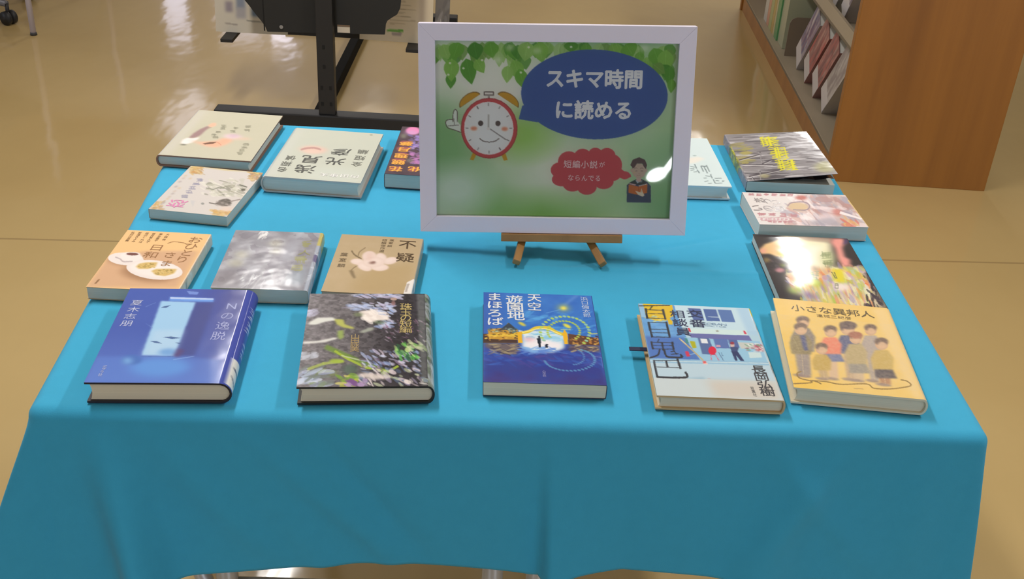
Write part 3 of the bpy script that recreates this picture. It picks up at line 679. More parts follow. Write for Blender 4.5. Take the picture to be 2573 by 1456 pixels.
# -- books turned to face the far side (drawn as they appear from the near side) --------------
def art_olive():
    a = Art(110, 156, (196, 193, 172), [(498, 275), (719, 291), (637, 411), (397, 397)]).crop(390, 265, 7.568)
    a.poly([(840, 75), (940, 80), (180, 990), (70, 990)], (210, 206, 212), 0.8, 6); a.blend(a.noise(6, 8, 91), (204, 198, 180), 0.4)
    a.poly([(1000, 410), (1080, 350), (1160, 345), (1160, 405), (1060, 440)], (236, 186, 160), 1, 1); a.poly([(620, 660), (720, 560), (860, 470), (1000, 410), (1040, 445), (960, 500), (860, 600), (760, 650)], (160, 132, 132), 1, 1)
    a.line([(980, 455), (1080, 440)], 8, (170, 150, 130)); a.poly([(470, 760), (510, 690), (600, 650), (700, 665), (850, 640), (800, 690), (700, 750), (560, 785)], (236, 230, 228), 1, 1); a.ell(530, 792, 60, 10, (90, 90, 80), 0.9, 1)
    a.poly([(620, 690), (880, 740), (1220, 710), (1300, 650), (1500, 660), (1480, 720), (1350, 790), (1180, 840), (1000, 820), (850, 770)], (238, 178, 150), 0.95, 3); a.poly([(910, 765), (1060, 735), (1200, 730), (1120, 770), (960, 785)], (120, 88, 72)); a.curve([(1200, 735), (1240, 760), (1280, 795)], 8, (206, 140, 116))
    a.ell(1500, 620, 180, 48, (226, 202, 206), 1, 3, 4); a.ell(1520, 605, 90, 28, (196, 170, 190), 0.9, 4, 4); a.poly([(1500, 670), (1700, 640), (1840, 640), (1840, 690), (1560, 690)], (220, 192, 172), 0.8, 3)
    k = (142, 140, 122)
    for i, (x, y) in enumerate(((1320, 410), (1310, 465), (1215, 535), (1135, 595), (1160, 640), (1560, 450), (1500, 520), (1800, 420), (1790, 500), (1770, 775), (1735, 835), (1690, 890), (1650, 955))):
        a.scrib(x, y, 120, 52, k, i, 8, 11, 0.7)
    return a, spine_art(156, NS, (196, 192, 186))

def art_pale_green():
    a = Art(120, 170, (196, 200, 188), [(745, 319), (968, 337), (906, 465), (670, 448)]).crop(650, 320, 7.664)
    a.blend(a.noise(5, 7, 95), (204, 206, 190), 0.4); a.poly([(720, 0), (800, 10), (300, 980), (170, 975)], (206, 208, 208), 0.6, 6); a.poly([(1100, 800), (2050, 860), (1960, 1110), (900, 1040)], (204, 212, 204), 0.5, 8)
    a.ell(1060, 450, 260, 80, (226, 190, 176), 0.9, 4, 4); a.ell(1040, 490, 150, 40, (226, 200, 186), 0.8, 4); a.curve([(820, 450), (940, 420), (1080, 415), (1200, 450)], 36, (190, 152, 146), 0.8)
    k = (92, 94, 92); g = (120, 122, 116)
    a.text('浅見', (900, 840), (1010, 650), 0.031, 0.030, k, 180, 0.012); a.text('光彦', (1480, 690), (1590, 500), 0.030, 0.028, k, 180, 0.008)
    a.text('名探偵', (455, 850), (615, 620), 0.0155, 0.0175, g, 180, 0.012); a.text('全短編', (1895, 745), (2020, 500), 0.0165, 0.0175, g, 180, 0.006)
    a.text('内田康夫', (1850, 990), (1270, 950), 0.0128, 0.0125, (238, 238, 236), 180, 0.016)
    a.ell(2190, 150, 30, 16, (160, 160, 140), 0.8)
    s = spine_art(170, NS, (186, 194, 192)); s.poly([(0.1, 0.01), (0.9, 0.01), (0.9, 0.25), (0.1, 0.25)], (206, 210, 212)); s.line([(0.3, 0.03), (0.7, 0.05)], 0.02, (110, 116, 120)); return a, s

def art_romance():
    a = Art(120, 168, (208, 202, 198), [(480, 421), (663, 440), (569, 545), (376, 529)]).crop(360, 410, 8.04)
    O = [(206, 176, 120), (196, 150, 96), (216, 190, 140), (176, 150, 110)]
    a.poly([(960, 90), (2440, 235), (2380, 300), (2100, 215), (1700, 190), (1250, 130), (920, 200)], (206, 184, 110), 0.9, 2)
    a.dabs(60, (930, 90, 1200, 260), 50, 18, 20, O, 0.7, 101); a.dabs(60, (2150, 210, 2430, 400), 50, 18, 20, O + [(170, 140, 116)], 0.7, 102); a.dabs(50, (1400, 970, 1780, 1080), 60, 18, 0, O + [(214, 170, 96)], 0.8, 103); a.dabs(50, (140, 820, 420, 960), 50, 16, -10, O + [(170, 160, 150)], 0.6, 104)
    for i, (x, y) in enumerate(((850, 300), (740, 420), (810, 350), (950, 355), (660, 520), (640, 610), (730, 550), (600, 660), (540, 720), (500, 760), (430, 830))): a.ell(x, y, 36, 18, ((206, 186, 160), (176, 166, 166), (196, 180, 170))[i % 3], 0.8, 1, -20)
    a.dabs(110, (1200, 380, 2050, 700), 70, 20, 15, [(206, 204, 190), (176, 176, 160), (226, 224, 212), (190, 188, 172), (130, 130, 116)], 0.6, 105)
    a.line([(1280, 545), (1420, 575), (1520, 540), (1640, 545)], 16, (120, 122, 110), 0.8); a.line([(1950, 480), (2090, 525)], 22, (110, 110, 100)); a.ell(2015, 580, 45, 18, (100, 96, 86)); a.curve([(1560, 560), (1720, 500), (1850, 500), (1720, 580), (1900, 650)], 12, (150, 148, 130), 0.8)
    a.poly([(1450, 850), (1560, 770), (1690, 745), (1780, 800), (1750, 880), (1600, 895)], (122, 114, 108), 1, 1); a.line([(1340, 830), (1460, 850)], 18, (110, 104, 98)); a.line([(1760, 800), (1950, 760)], 20, (150, 140, 136)); a.dabs(20, (1480, 770, 1750, 880), 40, 10, 0, [(90, 84, 80), (170, 160, 156)], 0.7, 106); a.ell(1210, 848, 34, 20, (150, 150, 146))
    a.poly([(1560, 900), (1800, 900), (1740, 1000), (1560, 980)], (226, 200, 184), 0.7, 4)
    for i, (x, y) in enumerate(((1150, 390), (1080, 465), (1000, 545), (930, 625), (840, 710))): a.scrib(x, y, 150, 66, (150, 148, 166), i + 20, 9, 12, 0.8)
    a.scrib(1010, 850, 120, 130, (196, 194, 196), 31, 7, 14, 0.7)
    a.text('恋', (690, 855), (690, 855), 0.0265, 0.025, (222, 140, 186), 180, 0.012)
    return a, spine_art(168, 10, (206, 196, 196))

def art_moon():
    a = Art(110, 158, (84, 68, 78), [(1013, 318), (1228, 331), (1198, 461), (970, 441)]).crop(940, 300, 7.28)
    a.dabs(60, (220, 140, 1900, 1050), 90, 30, 0, [(74, 60, 70), (96, 80, 90), (66, 54, 64)], 0.5, 111)
    a.ell(720, 215, 130, 75, (226, 136, 186), 1, 1); a.ell(700, 255, 120, 50, (206, 160, 206), 0.8, 4); a.ell(545, 320, 46, 46, (130, 130, 116), 0.9, 2)
    a.dabs(40, (660, 310, 900, 600), 60, 16, 0, [(150, 130, 196), (120, 110, 176), (176, 150, 210)], 0.8, 112); a.dabs(40, (690, 620, 1000, 850), 50, 20, 0, [(196, 130, 190), (170, 120, 180), (140, 110, 160)], 0.8, 113); a.ell(660, 790, 60, 36, (130, 124, 120), 0.8, 2); a.dabs(40, (900, 200, 1900, 1000), 90, 26, 0, [(150, 120, 170), (206, 130, 180), (110, 90, 130)], 0.7, 114)
    Y = (240, 176, 84)
    for i, (x, y, w_) in enumerate(((400, 940, 240), (465, 790, 250), (520, 680, 220), (545, 570, 240), (590, 460, 240), (730, 950, 190))):
        a.poly([(x - w_ / 2, y - 20), (x - w_ * 0.3, y - 48), (x + w_ * 0.4, y - 44), (x + w_ / 2, y), (x + w_ * 0.35, y + 44), (x - w_ * 0.4, y + 46)], (170, 96, 96), 0.9, 1)
    a.text('花競理月夢', (400, 945), (592, 465), 0.021, 0.0185, Y, 180, 0.03); a.text('化', (735, 955), (735, 955), 0.0195, 0.0185, Y, 180, 0.03)
    return a, spine_art(158, 12, (84, 72, 82))

def art_pale_blue():
    a = Art(110, 158, (206, 222, 224), [(1561, 338), (1776, 347), (1840, 476), (1606, 463)]).crop(1700, 330, 7.66)
    a.blend(a.noise(6, 8, 121), (214, 228, 230), 0.4)
    a.poly([(220, 520), (380, 500), (520, 540), (420, 590), (330, 625), (200, 640), (-300, 600), (-200, 520)], (226, 224, 216), 1, 2); a.ell(315, 480, 40, 10, (150, 170, 170), 0.8)
    K = (122, 138, 142)
    for p in (((315, 655), (350, 735)), ((365, 765), (405, 825)), ((440, 690), (490, 795)), ((500, 700), (570, 830)), ((550, 680), (610, 800)), ((455, 690), (540, 700)), ((635, 860), (665, 935)), ((685, 960), (720, 1030))): a.line(p, 22, K)
    for p in (((225, 690), (310, 710)), ((225, 740), (300, 735)), ((235, 775), (300, 760)), ((295, 805), (360, 800)), ((530, 885), (620, 900)), ((495, 930), (550, 930)), ((510, 1000), (580, 985)), ((580, 1035), (650, 1035)), ((720, 940), (850, 940)), ((730, 1040), (860, 1035)), ((740, 985), (800, 990))): a.line(p, 16, K, 0.8)
    a.poly([(865, 985), (920, 990), (870, 1020)], K)
    return a, spine_art(158, NS, (206, 222, 226))

def art_streaks():
    a = Art(130, 190, (120, 116, 120), [(1822, 346), (2027, 334), (2107, 441), (1881, 462)]).crop(1780, 320, 4.854)
    a.blend(a.noise(5, 60, 131, 3), (176, 174, 178), 0.6); a.dabs(150, (220, 80, 1560, 690), 130, 9, -5, [(90, 84, 90), (150, 146, 150), (210, 208, 212), (70, 66, 74), (176, 172, 176)], 0.7, 132, 5)
    a.dabs(24, (330, 240, 520, 470), 90, 14, -6, [(170, 160, 90), (150, 146, 100)], 0.7, 133, 5); a.dabs(30, (880, 80, 1500, 400), 120, 12, -4, [(214, 214, 220), (190, 190, 196)], 0.6, 134, 6)
    for p in (((370, 430), (640, 355)), ((670, 470), (790, 420)), ((500, 630), (900, 540)), ((640, 330), (660, 440)), ((640, 560), (650, 680)), ((420, 480), (800, 480)), ((540, 640), (590, 700))): a.line(p, 12, (84, 78, 86)); a.line([(q[0], q[1] + 12) for q in p], 6, (190, 188, 190))
    a.ell(1440, 500, 130, 70, (190, 190, 130), 0.6, 4); a.ell(700, 620, 60, 26, (170, 164, 120), 0.7, 2)
    Y = (222, 216, 40)
    for sd, (cx, cy, w_, h_) in enumerate(((755, 200, 270, 100), (870, 335, 260, 130), (965, 480, 280, 120))):
        r = np.random.RandomState(140 + sd); a.ell(cx, cy, w_ * 0.36, h_ * 0.34, (170, 164, 60), 0.5, 2)
        for k in range(18):
            y = cy + ((k % 6) / 5 - 0.5) * h_ + (r.rand() - 0.5) * 6; x = cx + ((k // 6) - 1) * w_ * 0.27 + (y - cy) * 0.45; l = w_ * (0.07 + 0.10 * r.rand()); a.line([(x - l, y + 5), (x + l, y - 5)], 10, Y)
        for k in range(5):
            x = cx + (r.rand() - 0.5) * w_ * 0.7; a.line([(x - 14, cy - h_ * 0.45), (x + 18, cy + h_ * 0.45)], 13, Y)
    s = spine_art(190, NS, (140, 138, 148)); s.poly([(0, 0.33), (1, 0.33), (1, 0.72), (0, 0.72)], (186, 184, 60)); s.dabs(60, (0, 0.33, 1, 0.72), 0.3, 0.02, 0, [(210, 206, 70), (120, 120, 60)], 0.7, 145); s.dabs(40, (0, 0, 1, 1), 0.3, 0.02, 0, [(110, 108, 118), (176, 174, 184)], 0.5, 146)
    return a, s

def art_pink():
    a = Art(170, 120, (216, 210, 208), [(1860, 490), (2124, 494), (2183, 570), (1907, 565)]).crop(1780, 320, 4.854)
    a.poly([(1030, 840), (1660, 845), (1955, 1210), (1180, 1200), (1300, 1000)], (190, 166, 164), 0.85, 6)
    a.dabs(150, (960, 850, 1900, 1200), 90, 24, 24, [(226, 210, 212), (176, 140, 136), (206, 180, 176), (160, 150, 166), (236, 228, 228), (196, 150, 140), (170, 164, 176)], 0.75, 151)
    a.dabs(14, (1640, 1130, 1820, 1200), 60, 16, 25, [(206, 120, 106), (214, 170, 110)], 0.9, 152); a.line([(1700, 900), (1950, 1205)], 16, (214, 186, 130)); a.ell(1115, 880, 70, 24, (180, 100, 90), 0.9, 2); a.ell(1080, 985, 130, 50, (206, 180, 140), 0.95, 2, 4); a.curve([(950, 980), (1000, 940), (1150, 930), (1220, 970), (1180, 1020), (1020, 1020)], 12, (150, 130, 140)); a.ell(1560, 1040, 60, 40, (196, 120, 110), 0.8, 3)
    a.poly([(1600, 1030), (1870, 1110), (1860, 1125), (1590, 1060)], (238, 230, 230), 0.9); a.ell(1440, 1110, 110, 60, (214, 196, 200), 0.8, 4); a.poly([(1200, 1150), (1500, 1100), (1640, 1200), (1250, 1205)], (160, 156, 168), 0.7, 4)
    k = (122, 110, 112); r_ = (176, 120, 126)
    a.text('恋つい', (600, 915), (800, 935), 0.0175, 0.016, k, 90, 0.006); a.text('いの嘘', (575, 1005), (845, 1010), 0.0215, 0.019, k, 90, 0.01)
    for i, (x, y) in enumerate(((500, 850), (600, 852), (690, 850), (790, 850), (890, 850), (980, 850))): a.scrib(x, y, 80, 28, r_, i + 40, 7, 8, 0.8)
    for i, (x, y) in enumerate(((640, 1075), (770, 1075), (900, 1078), (1030, 1080))): a.scrib(x, y, 100, 40, r_, i + 50, 8, 9, 0.85)
    for i in range(8): a.scrib(640 + i * 50, 1130, 44, 30, (190, 140, 150), i + 60, 6, 7, 0.7)
    for i in range(5): a.scrib(740 + i * 62, 1160, 50, 24, r_, i + 70, 6, 7, 0.8)
    a.line([(600, 1108), (980, 1108)], 5, r_); a.line([(640, 1146), (1060, 1150)], 5, r_)
    return a, spine_art(170, 10, (226, 220, 218))

def art_colour():
    a = Art(NU, NV, (56, 52, 54), [(1893, 597), (2125, 605), (2234, 777), (1961, 755)]).crop(1870, 590, 6.4325)
    P = [(236, 200, 140), (226, 170, 120), (206, 200, 80), (236, 230, 180), (196, 170, 200), (150, 140, 190), (226, 140, 90), (180, 196, 90), (240, 236, 220), (170, 200, 190)]
    a.poly([(680, 620), (900, 560), (1500, 520), (1900, 560), (2100, 900), (2340, 1200), (1150, 1100), (850, 930), (720, 860)], (214, 200, 170), 0.95, 6)
    a.dabs(190, (720, 560, 1900, 860), 90, 34, 40, P, 0.65, 161); a.dabs(190, (900, 800, 2050, 1130), 110, 26, 62, P + [(196, 176, 214), (226, 196, 120)], 0.65, 162, 12)
    a.poly([(245, 280), (330, 190), (560, 120), (720, 130), (740, 420), (560, 390), (400, 330), (270, 330)], (236, 196, 136), 1, 2); a.poly([(530, 280), (640, 210), (710, 190), (700, 260), (600, 290)], (150, 130, 110), 0.9, 2); a.ell(610, 330, 80, 40, (214, 200, 76), 0.9, 4); a.poly([(245, 280), (330, 230), (350, 320), (270, 325)], (236, 160, 150), 0.8, 3)
    a.poly([(540, 50), (700, 60), (1380, 150), (1400, 500), (1200, 560), (880, 520), (720, 420), (700, 180)], (244, 236, 200), 1, 6); a.poly([(800, 60), (1400, 95), (1380, 160), (950, 130)], (196, 170, 150), 0.8, 3); a.poly([(730, 230), (1200, 200), (1200, 500), (880, 500)], (248, 246, 232), 0.9, 8)  # last whitish patch paints the lamp glare into the print
    a.poly([(1390, 100), (1580, 95), (1610, 160), (1560, 240), (1600, 380), (1690, 420), (1690, 520), (1560, 530), (1480, 400), (1440, 250), (1370, 160)], (232, 156, 146), 1, 3); a.poly([(1600, 100), (1680, 110), (1650, 170), (1570, 200)], (84, 70, 110), 0.9, 2)
    a.poly([(1380, 560), (1560, 560), (1620, 770), (1430, 760)], (226, 210, 60), 0.95, 3); a.ell(1120, 770, 110, 46, (190, 206, 70), 0.9, 5); a.ell(1310, 400, 110, 110, (196, 206, 150), 0.7, 8); a.poly([(680, 640), (880, 610), (920, 740), (720, 720)], (230, 130, 84), 0.9, 4); a.ell(780, 870, 80, 50, (160, 190, 80), 0.9, 5); a.poly([(880, 880), (1000, 880), (1150, 1000), (1000, 1010)], (124, 112, 176), 0.8, 5); a.poly([(1400, 790), (1640, 780), (1680, 880), (1450, 900)], (240, 226, 220), 0.9, 4); a.ell(1040, 560, 60, 60, (190, 150, 130), 0.8, 5)
    a.dabs(30, (320, 400, 800, 600), 50, 20, 20, [(70, 60, 64), (90, 76, 84), (60, 56, 56)], 0.7, 163); a.ell(560, 570, 70, 34, (206, 140, 150), 0.9, 2); a.ell(610, 500, 40, 26, (140, 150, 70), 0.9, 3); a.ell(360, 420, 36, 36, (190, 160, 90), 0.8, 3); a.ell(740, 560, 60, 50, (130, 110, 130), 0.7, 4)
    a.dabs(50, (1900, 560, 2330, 1180), 60, 20, 58, [(56, 52, 54), (70, 62, 72), (48, 46, 50)], 0.9, 164); a.poly([(1930, 780), (1990, 800), (2000, 830), (1940, 800)], (226, 130, 80)); a.poly([(1860, 570), (1960, 690), (1900, 660)], (200, 170, 214), 0.9, 2)
    k = (96, 100, 84)
    a.scrib(1290, 350, 190, 120, (150, 160, 120), 7, 12, 14, 0.6); a.scrib(1320, 490, 170, 120, (140, 150, 110), 8, 12, 14, 0.6); a.line([(1380, 610), (1440, 705)], 12, k); a.line([(1420, 615), (1465, 705)], 12, k); a.scrib(1460, 820, 60, 90, k, 9, 6, 9, 0.7); a.line([(1480, 940), (1530, 1020)], 10, k, 0.8); a.scrib(1100, 660, 150, 120, (130, 150, 130), 12, 10, 10, 0.5)
    return a, spine_art(NV, 10, (50, 46, 50))

# ---------------------------------------------------------------- lay the books out
def lay_books():
    G = 'display books lying flat on the blue cloth'
    def put(fn, label, pos, ang, w, d, t, **k):
        a, s = fn(); return book(label, pos, ang, w, d, t, a, s, group=G, **k)
    r = put(art_blue, 'thick deep blue hardcover with a pale light beam on the cover, front row far left', (-0.3588, 0.9765), 5.2, 0.1303, 0.1882, 0.0245, pages='cream', edge=(34, 32, 44), bulge=0.012)
    put(art_flowers, 'hardcover with dark painted flowers and small gold title lettering', (-0.1553, 0.9953), 6.7, 0.1309, 0.1882, 0.0215, pages='cream', edge=(30, 32, 30), gloss='wrinkle')
    put(art_park, 'blue paperback showing a night amusement park with ferris wheel lights', (0.0348, 1.0255), 2.9, 0.1269, 0.1864, 0.0175, hard=False, pages='cream', edge=(60, 70, 90), gloss='flat')
    r = put(art_police, 'pale blue hardcover showing a police box and a red cone post', (0.2167, 1.0184), 1.7, 0.1300, 0.1871, 0.0175, pages='cream', edge=(206, 176, 130), bulge=0.004)
    m = MB(); m.box((-0.083, 0.004, 0.008), (-0.058, 0.011, 0.0092), bev=0.0003); m.build('bookmark_ribbon', mat('ribbon', (26, 34, 70), 0.6), r)
    put(art_yellow, 'yellow hardcover with a drawn group of standing children', (0.3721, 1.0392), -3.7, 0.1329, 0.1897, 0.0200, pages='cream', edge=(226, 216, 190))
    put(art_plates, 'tan paperback with white plates and a coffee cup on the cover', (-0.4367, 1.1504), 0.6, 0.1045, 0.1478, 0.0160, hard=False, pages='grey', edge=(200, 170, 130), gloss='wrinkle')
    put(art_silver, 'silvery grey film covered book between the tan and the brown paperbacks', (-0.2989, 1.1648), 3.0, 0.1060, 0.1495, 0.0182, hard=False, pages='grey', edge=(200, 196, 180), gloss='wrinkle', bulge=0.006)
    put(art_flower, 'thin brown paperback with a pale pink flower on the cover', (-0.1697, 1.1678), 0.0, 0.1030, 0.1481, 0.0185, hard=False, pages='grey', edge=(180, 160, 130), gloss='wrinkle')
    put(art_olive, 'pale olive hardcover with orange brush shapes at the far left corner', (-0.4533, 1.5546), -1.9, 0.1342, 0.1889, 0.0180, turn=180, pages='grey', edge=(150, 110, 90), gloss='matte')
    put(art_pale_green, 'thick pale grey green hardcover with large dark brushed characters', (-0.2829, 1.4875), -2.1, 0.1337, 0.1887, 0.0238, turn=180, pages='grey', edge=(196, 186, 180), gloss='matte')
    put(art_romance, 'small white paperback with a pink character and ochre leaf border', (-0.4246, 1.3593), -5.4, 0.1057, 0.1476, 0.0143, turn=180, hard=False, pages='grey', edge=(190, 180, 160), gloss='matte')
    put(art_moon, 'dark plum book with orange lettering half hidden behind the framed sign', (-0.1247, 1.5265), -1.1, 0.128, 0.188, 0.0218, turn=180, hard=False, pages='grey', edge=(96, 84, 92), gloss='matte')
    put(art_pale_blue, 'pale icy blue hardcover partly hidden behind the framed sign', (0.2385, 1.5504), 3.8, 0.131, 0.1884, 0.0211, turn=180, pages='white', edge=(214, 222, 226), gloss='matte', bulge=0.003)
    r = put(art_streaks, 'black and white streaked book with yellow lettering and a lifted cover', (0.4025, 1.5924), 2.1, 0.1301, 0.188, 0.0165, turn=180, hard=False, pages='grey', edge=(70, 66, 72), gloss='wrinkle', lift=(0.0117, 0.018), bulge=0.003)
    # loose folded-in jacket flap showing under its lifted cover (near edge)
    V = []; F = []
    for i in range(9):
        x = -0.062 + 0.075 * i / 8; zz = 0.0172 + 0.0080 * (0.065 - x) / 0.13 + 0.0014 * math.sin(i * 1.7)
        V += [(x, 0.0915, zz), (x, 0.0935, zz + 0.0009), (x, 0.045, zz - 0.001)]
        if i: b = 3 * i; F += [(b - 3, b, b + 1, b - 2), (b - 1, b + 2, b, b - 3)]
    mesh_obj('jacket_flap', V, F, mat('flap', (60, 56, 62), 0.25, coat=0.8), r)
    put(art_pink, 'thick white and pink paperback turned sideways, no spine in view', (0.4017, 1.397), 4.1, 0.1043, 0.1515, 0.0209, turn=90, hard=False, pages='grey', edge=(206, 196, 190), gloss='matte')
    put(art_colour, 'glossy black book with vivid multicoloured abstract painting on the cover', (0.3861, 1.2347), 1.4, 0.128, 0.1872, 0.0118, hard=False, pages='grey', edge=(50, 46, 50), gloss='flat')

# ---------------------------------------------------------------- framed sign on its easel
def poster_art():
    a = Art(430, 318, (176, 190, 164), [(1093.5, 98), (1708.7, 111.6), (1680.2, 554.6), (1092.1, 548.7)])
    u, v = a.grid()
    a.blend(a.noise(4, 3, 171, 2), (122, 164, 110), 0.85); a.blend(np.clip(1 - np.hypot((u - 0.18) * 2.0, (v - 0.2) * 3.2), 0, 1) * 1.8, (206, 204, 196), 0.9); a.blend(np.clip(1 - np.hypot((u - 0.5) * 3, (v - 0.72) * 3.2), 0, 1) * 1.2, (196, 198, 184), 0.85)
    a.blend(np.clip((v - 0.8) * 4, 0, 1) * np.clip(1 - np.abs(u - 0.45) * 2.4, 0, 1) * 1.4, (112, 160, 70), 0.8); a.blend(np.clip(1 - np.hypot((u - 0.02) * 4, (v - 0.62) * 2.4), 0, 1) * 1.4, (110, 156, 100), 0.7); a.blend(np.clip((u - 0.8) * 4, 0, 1) * np.clip((v - 0.5) * 2.4, 0, 1), (92, 142, 100), 0.7); a.blend(np.clip(1 - np.hypot((u - 0.09) * 5, (v - 0.84) * 5), 0, 1) * 1.3, (190, 200, 190), 0.8)
    a.blend(np.clip(1 - np.hypot((u - 0.36) * 5, (v - 0.52) * 5), 0, 1) * 1.2, (136, 176, 84), 0.8)
    a.crop(1040, 40, 2.2056)
    # hanging foliage
    def leaf(x, y, l, w_, ang, col, al=0.95):
        t = np.linspace(0, 1, 9); hw = w_ * np.sin(np.pi * t ** 0.75); c, d = math.cos(R(ang)), math.sin(R(ang))
        P = [(x + c * l * q - d * h, y + d * l * q + c * h) for q, h in zip(t, hw)] + [(x + c * l * q + d * h, y + d * l * q - c * h) for q, h in zip(t[::-1], hw[::-1])]
        a.poly(P, col, al); a.line([(x, y), (x + c * l * 0.8, y + d * l * 0.8)], 2, tuple(min(255, k + 26) for k in col), 0.6)
    GR = [(78, 134, 48), (98, 150, 58), (120, 164, 74), (68, 124, 46), (134, 170, 92), (146, 176, 112), (104, 140, 66)]
    rr = np.random.RandomState(5)
    for k in range(64):
        x = 130 + rr.rand() * 1310; lim = 250 if x < 400 else (215 if x < 560 else (330 if 500 < x < 650 else 190))
        if x > 1230: lim = 300
        y = 140 + (rr.rand() ** 1.5) * (lim - 190) + (x - 130) * 0.022
        leaf(x, y, 70 + rr.rand() * 50, 26 + rr.rand() * 16, 60 + rr.rand() * 60, GR[rr.randint(7)], 0.8)
    for (x, y, l, w_, an, c) in ((210, 320, 90, 30, 92, 0), (295, 240, 150, 46, 78, 0), (215, 240, 130, 44, 92, 2), (350, 245, 90, 34, 60, 2), (165, 160, 90, 40, 70, 4), (255, 150, 100, 44, 110, 1), (340, 150, 100, 46, 80, 3), (430, 150, 90, 44, 80, 1), (480, 200, 90, 26, 90, 5), (560, 250, 130, 40, 70, 2), (590, 300, 120, 36, 75, 1), (530, 280, 100, 34, 95, 4), (640, 150, 110, 50, 100, 4), (700, 150, 120, 46, 80, 2), (880, 150, 60, 40, 90, 0), (1180, 165, 80, 50, 60, 1), (1330, 190, 110, 46, 70, 1), (1400, 200, 130, 44, 95, 2), (1380, 280, 110, 34, 60, 3), (1420, 290, 110, 30, 95, 0), (1430, 360, 80, 24, 95, 1), (1330, 280, 80, 34, 40, 6)):
        leaf(x, y, l, w_, an, GR[c])
    for (x, y) in ((205, 265), (280, 295), (195, 330), (385, 250), (600, 320), (880, 180), (645, 180)): a.ell(x, y, 7, 6, (206, 220, 190), 0.9)
    for (x, y) in ((470, 250), (540, 180), (690, 200), (1280, 190)): a.ell(x, y, 26, 18, (206, 206, 196), 0.5, 3)
    # blue speech bubble
    B = (62, 88, 142)
    a.ell(1003, 444, 403, 249, B, 1, 0, 2, 80); a.poly([(606, 505), (585, 580), (690, 598), (760, 560), (700, 480)], B)
    # small red cloud bubble
    a.crop(1370, 350, 7.568); C = (172, 74, 80)
    for (x, y, rx, ry) in ((460, 460, 210, 200), (720, 380, 170, 170), (960, 360, 150, 170), (1180, 350, 160, 155), (1290, 520, 170, 200), (290, 620, 180, 150), (320, 800, 190, 130), (520, 870, 190, 160), (790, 930, 190, 160), (1110, 830, 190, 150), (1260, 690, 180, 140), (760, 640, 520, 300)): a.ell(x, y, rx, ry, C)
    a.poly([(1400, 560), (1500, 640), (1620, 700), (1630, 745), (1500, 795), (1380, 750)], C); a.ell(1510, 715, 100, 75, C)
    # reader with an orange book
    S = (170, 150, 132); N_ = (62, 72, 92)
    a.poly([(1540, 1230), (1545, 900), (1640, 830), (1740, 790), (1830, 790), (1930, 840), (1995, 920), (1995, 1235)], N_); a.poly([(1590, 860), (1720, 790), (1830, 790), (1930, 870), (1780, 900)], (56, 62, 62)); a.poly([(1730, 740), (1810, 740), (1820, 830), (1775, 850), (1720, 820)], (176, 150, 140)); a.poly([(1705, 800), (1775, 850), (1740, 870)], (150, 160, 170)); a.poly([(1840, 800), (1780, 850), (1830, 850)], (110, 120, 130))
    a.ell(1775, 630, 130, 140, S); a.ell(1638, 620, 24, 36, S); a.ell(1910, 620, 22, 36, S); a.poly([(1650, 560), (1615, 520), (1660, 420), (1780, 372), (1890, 420), (1930, 520), (1905, 600), (1860, 540), (1840, 490), (1740, 490), (1690, 570), (1650, 585)], (84, 66, 62))
    for x in (1720, 1830): a.curve([(x - 30, 590), (x, 572), (x + 26, 586)], 7, (110, 90, 80)); a.line([(x - 20, 632), (x + 20, 632)], 7, (110, 94, 84))
    a.line([(1770, 690), (1790, 690)], 8, (150, 112, 104)); a.curve([(1735, 712), (1770, 722), (1800, 714)], 6, (150, 116, 106)); a.ell(1690, 660, 24, 14, (176, 156, 110), 0.6)
    a.poly([(1578, 890), (1770, 930), (1930, 885), (1925, 1050), (1770, 1090), (1575, 1050)], (172, 98, 54)); a.poly([(1600, 865), (1720, 890), (1700, 910), (1590, 882)], (186, 150, 146)); a.line([(1770, 920), (1925, 880)], 12, (206, 186, 176)); a.line([(1765, 935), (1768, 1085)], 8, (140, 78, 46))
    a.poly([(1700, 1010), (1800, 1040), (1820, 960), (1840, 1030), (1875, 1095), (1840, 1120), (1760, 1090)], (196, 184, 160)); a.line([(1812, 980), (1822, 1040)], 6, (150, 120, 96))
    # alarm clock with a smiling face
    a.crop(1080, 90, 4.28); K = (96, 84, 80); RD = (172, 70, 74); GD = (176, 134, 44)
    a.poly([(430, 1350), (470, 1260), (505, 1290), (470, 1360)], GD); a.poly([(770, 1290), (815, 1270), (840, 1355), (800, 1362)], GD)
    for (cx, an, fl) in ((440, -33, 1), (850, 33, -1)):
        t = np.radians(np.linspace(180, 360, 14)); c, d = math.cos(R(an)), math.sin(R(an)); y0 = 712
        P = [(cx + c * 122 * math.cos(q) - d * 72 * math.sin(q), y0 + d * 122 * math.cos(q) + c * 72 * math.sin(q)) for q in t]
        a.poly([(cx + (x - cx) * 1.1, y0 + (y - y0) * 1.14 + 2) for x, y in P], (120, 92, 50)); a.poly(P, GD)
    a.poly([(588, 610), (700, 610), (700, 655), (588, 655)], K); a.poly([(602, 620), (688, 622), (688, 645), (602, 643)], (196, 192, 186)); a.line([(645, 655), (645, 690)], 22, (140, 134, 130))
    a.ell(644, 1010, 308, 330, (140, 58, 60)); a.ell(644, 1010, 300, 322, RD); a.ell(640, 1010, 268, 288, (206, 202, 198))
    for h in range(12):
        t = R(h * 30 - 90); c, d = math.cos(t), math.sin(t); a.line([(640 + 225 * c, 1010 + 246 * d), (640 + 250 * c, 1010 + 272 * d)], 14 if h in (0, 1, 5, 6, 7, 11) else 9, (150, 148, 146) if h in (0, 1, 6, 7) else (110, 106, 104))
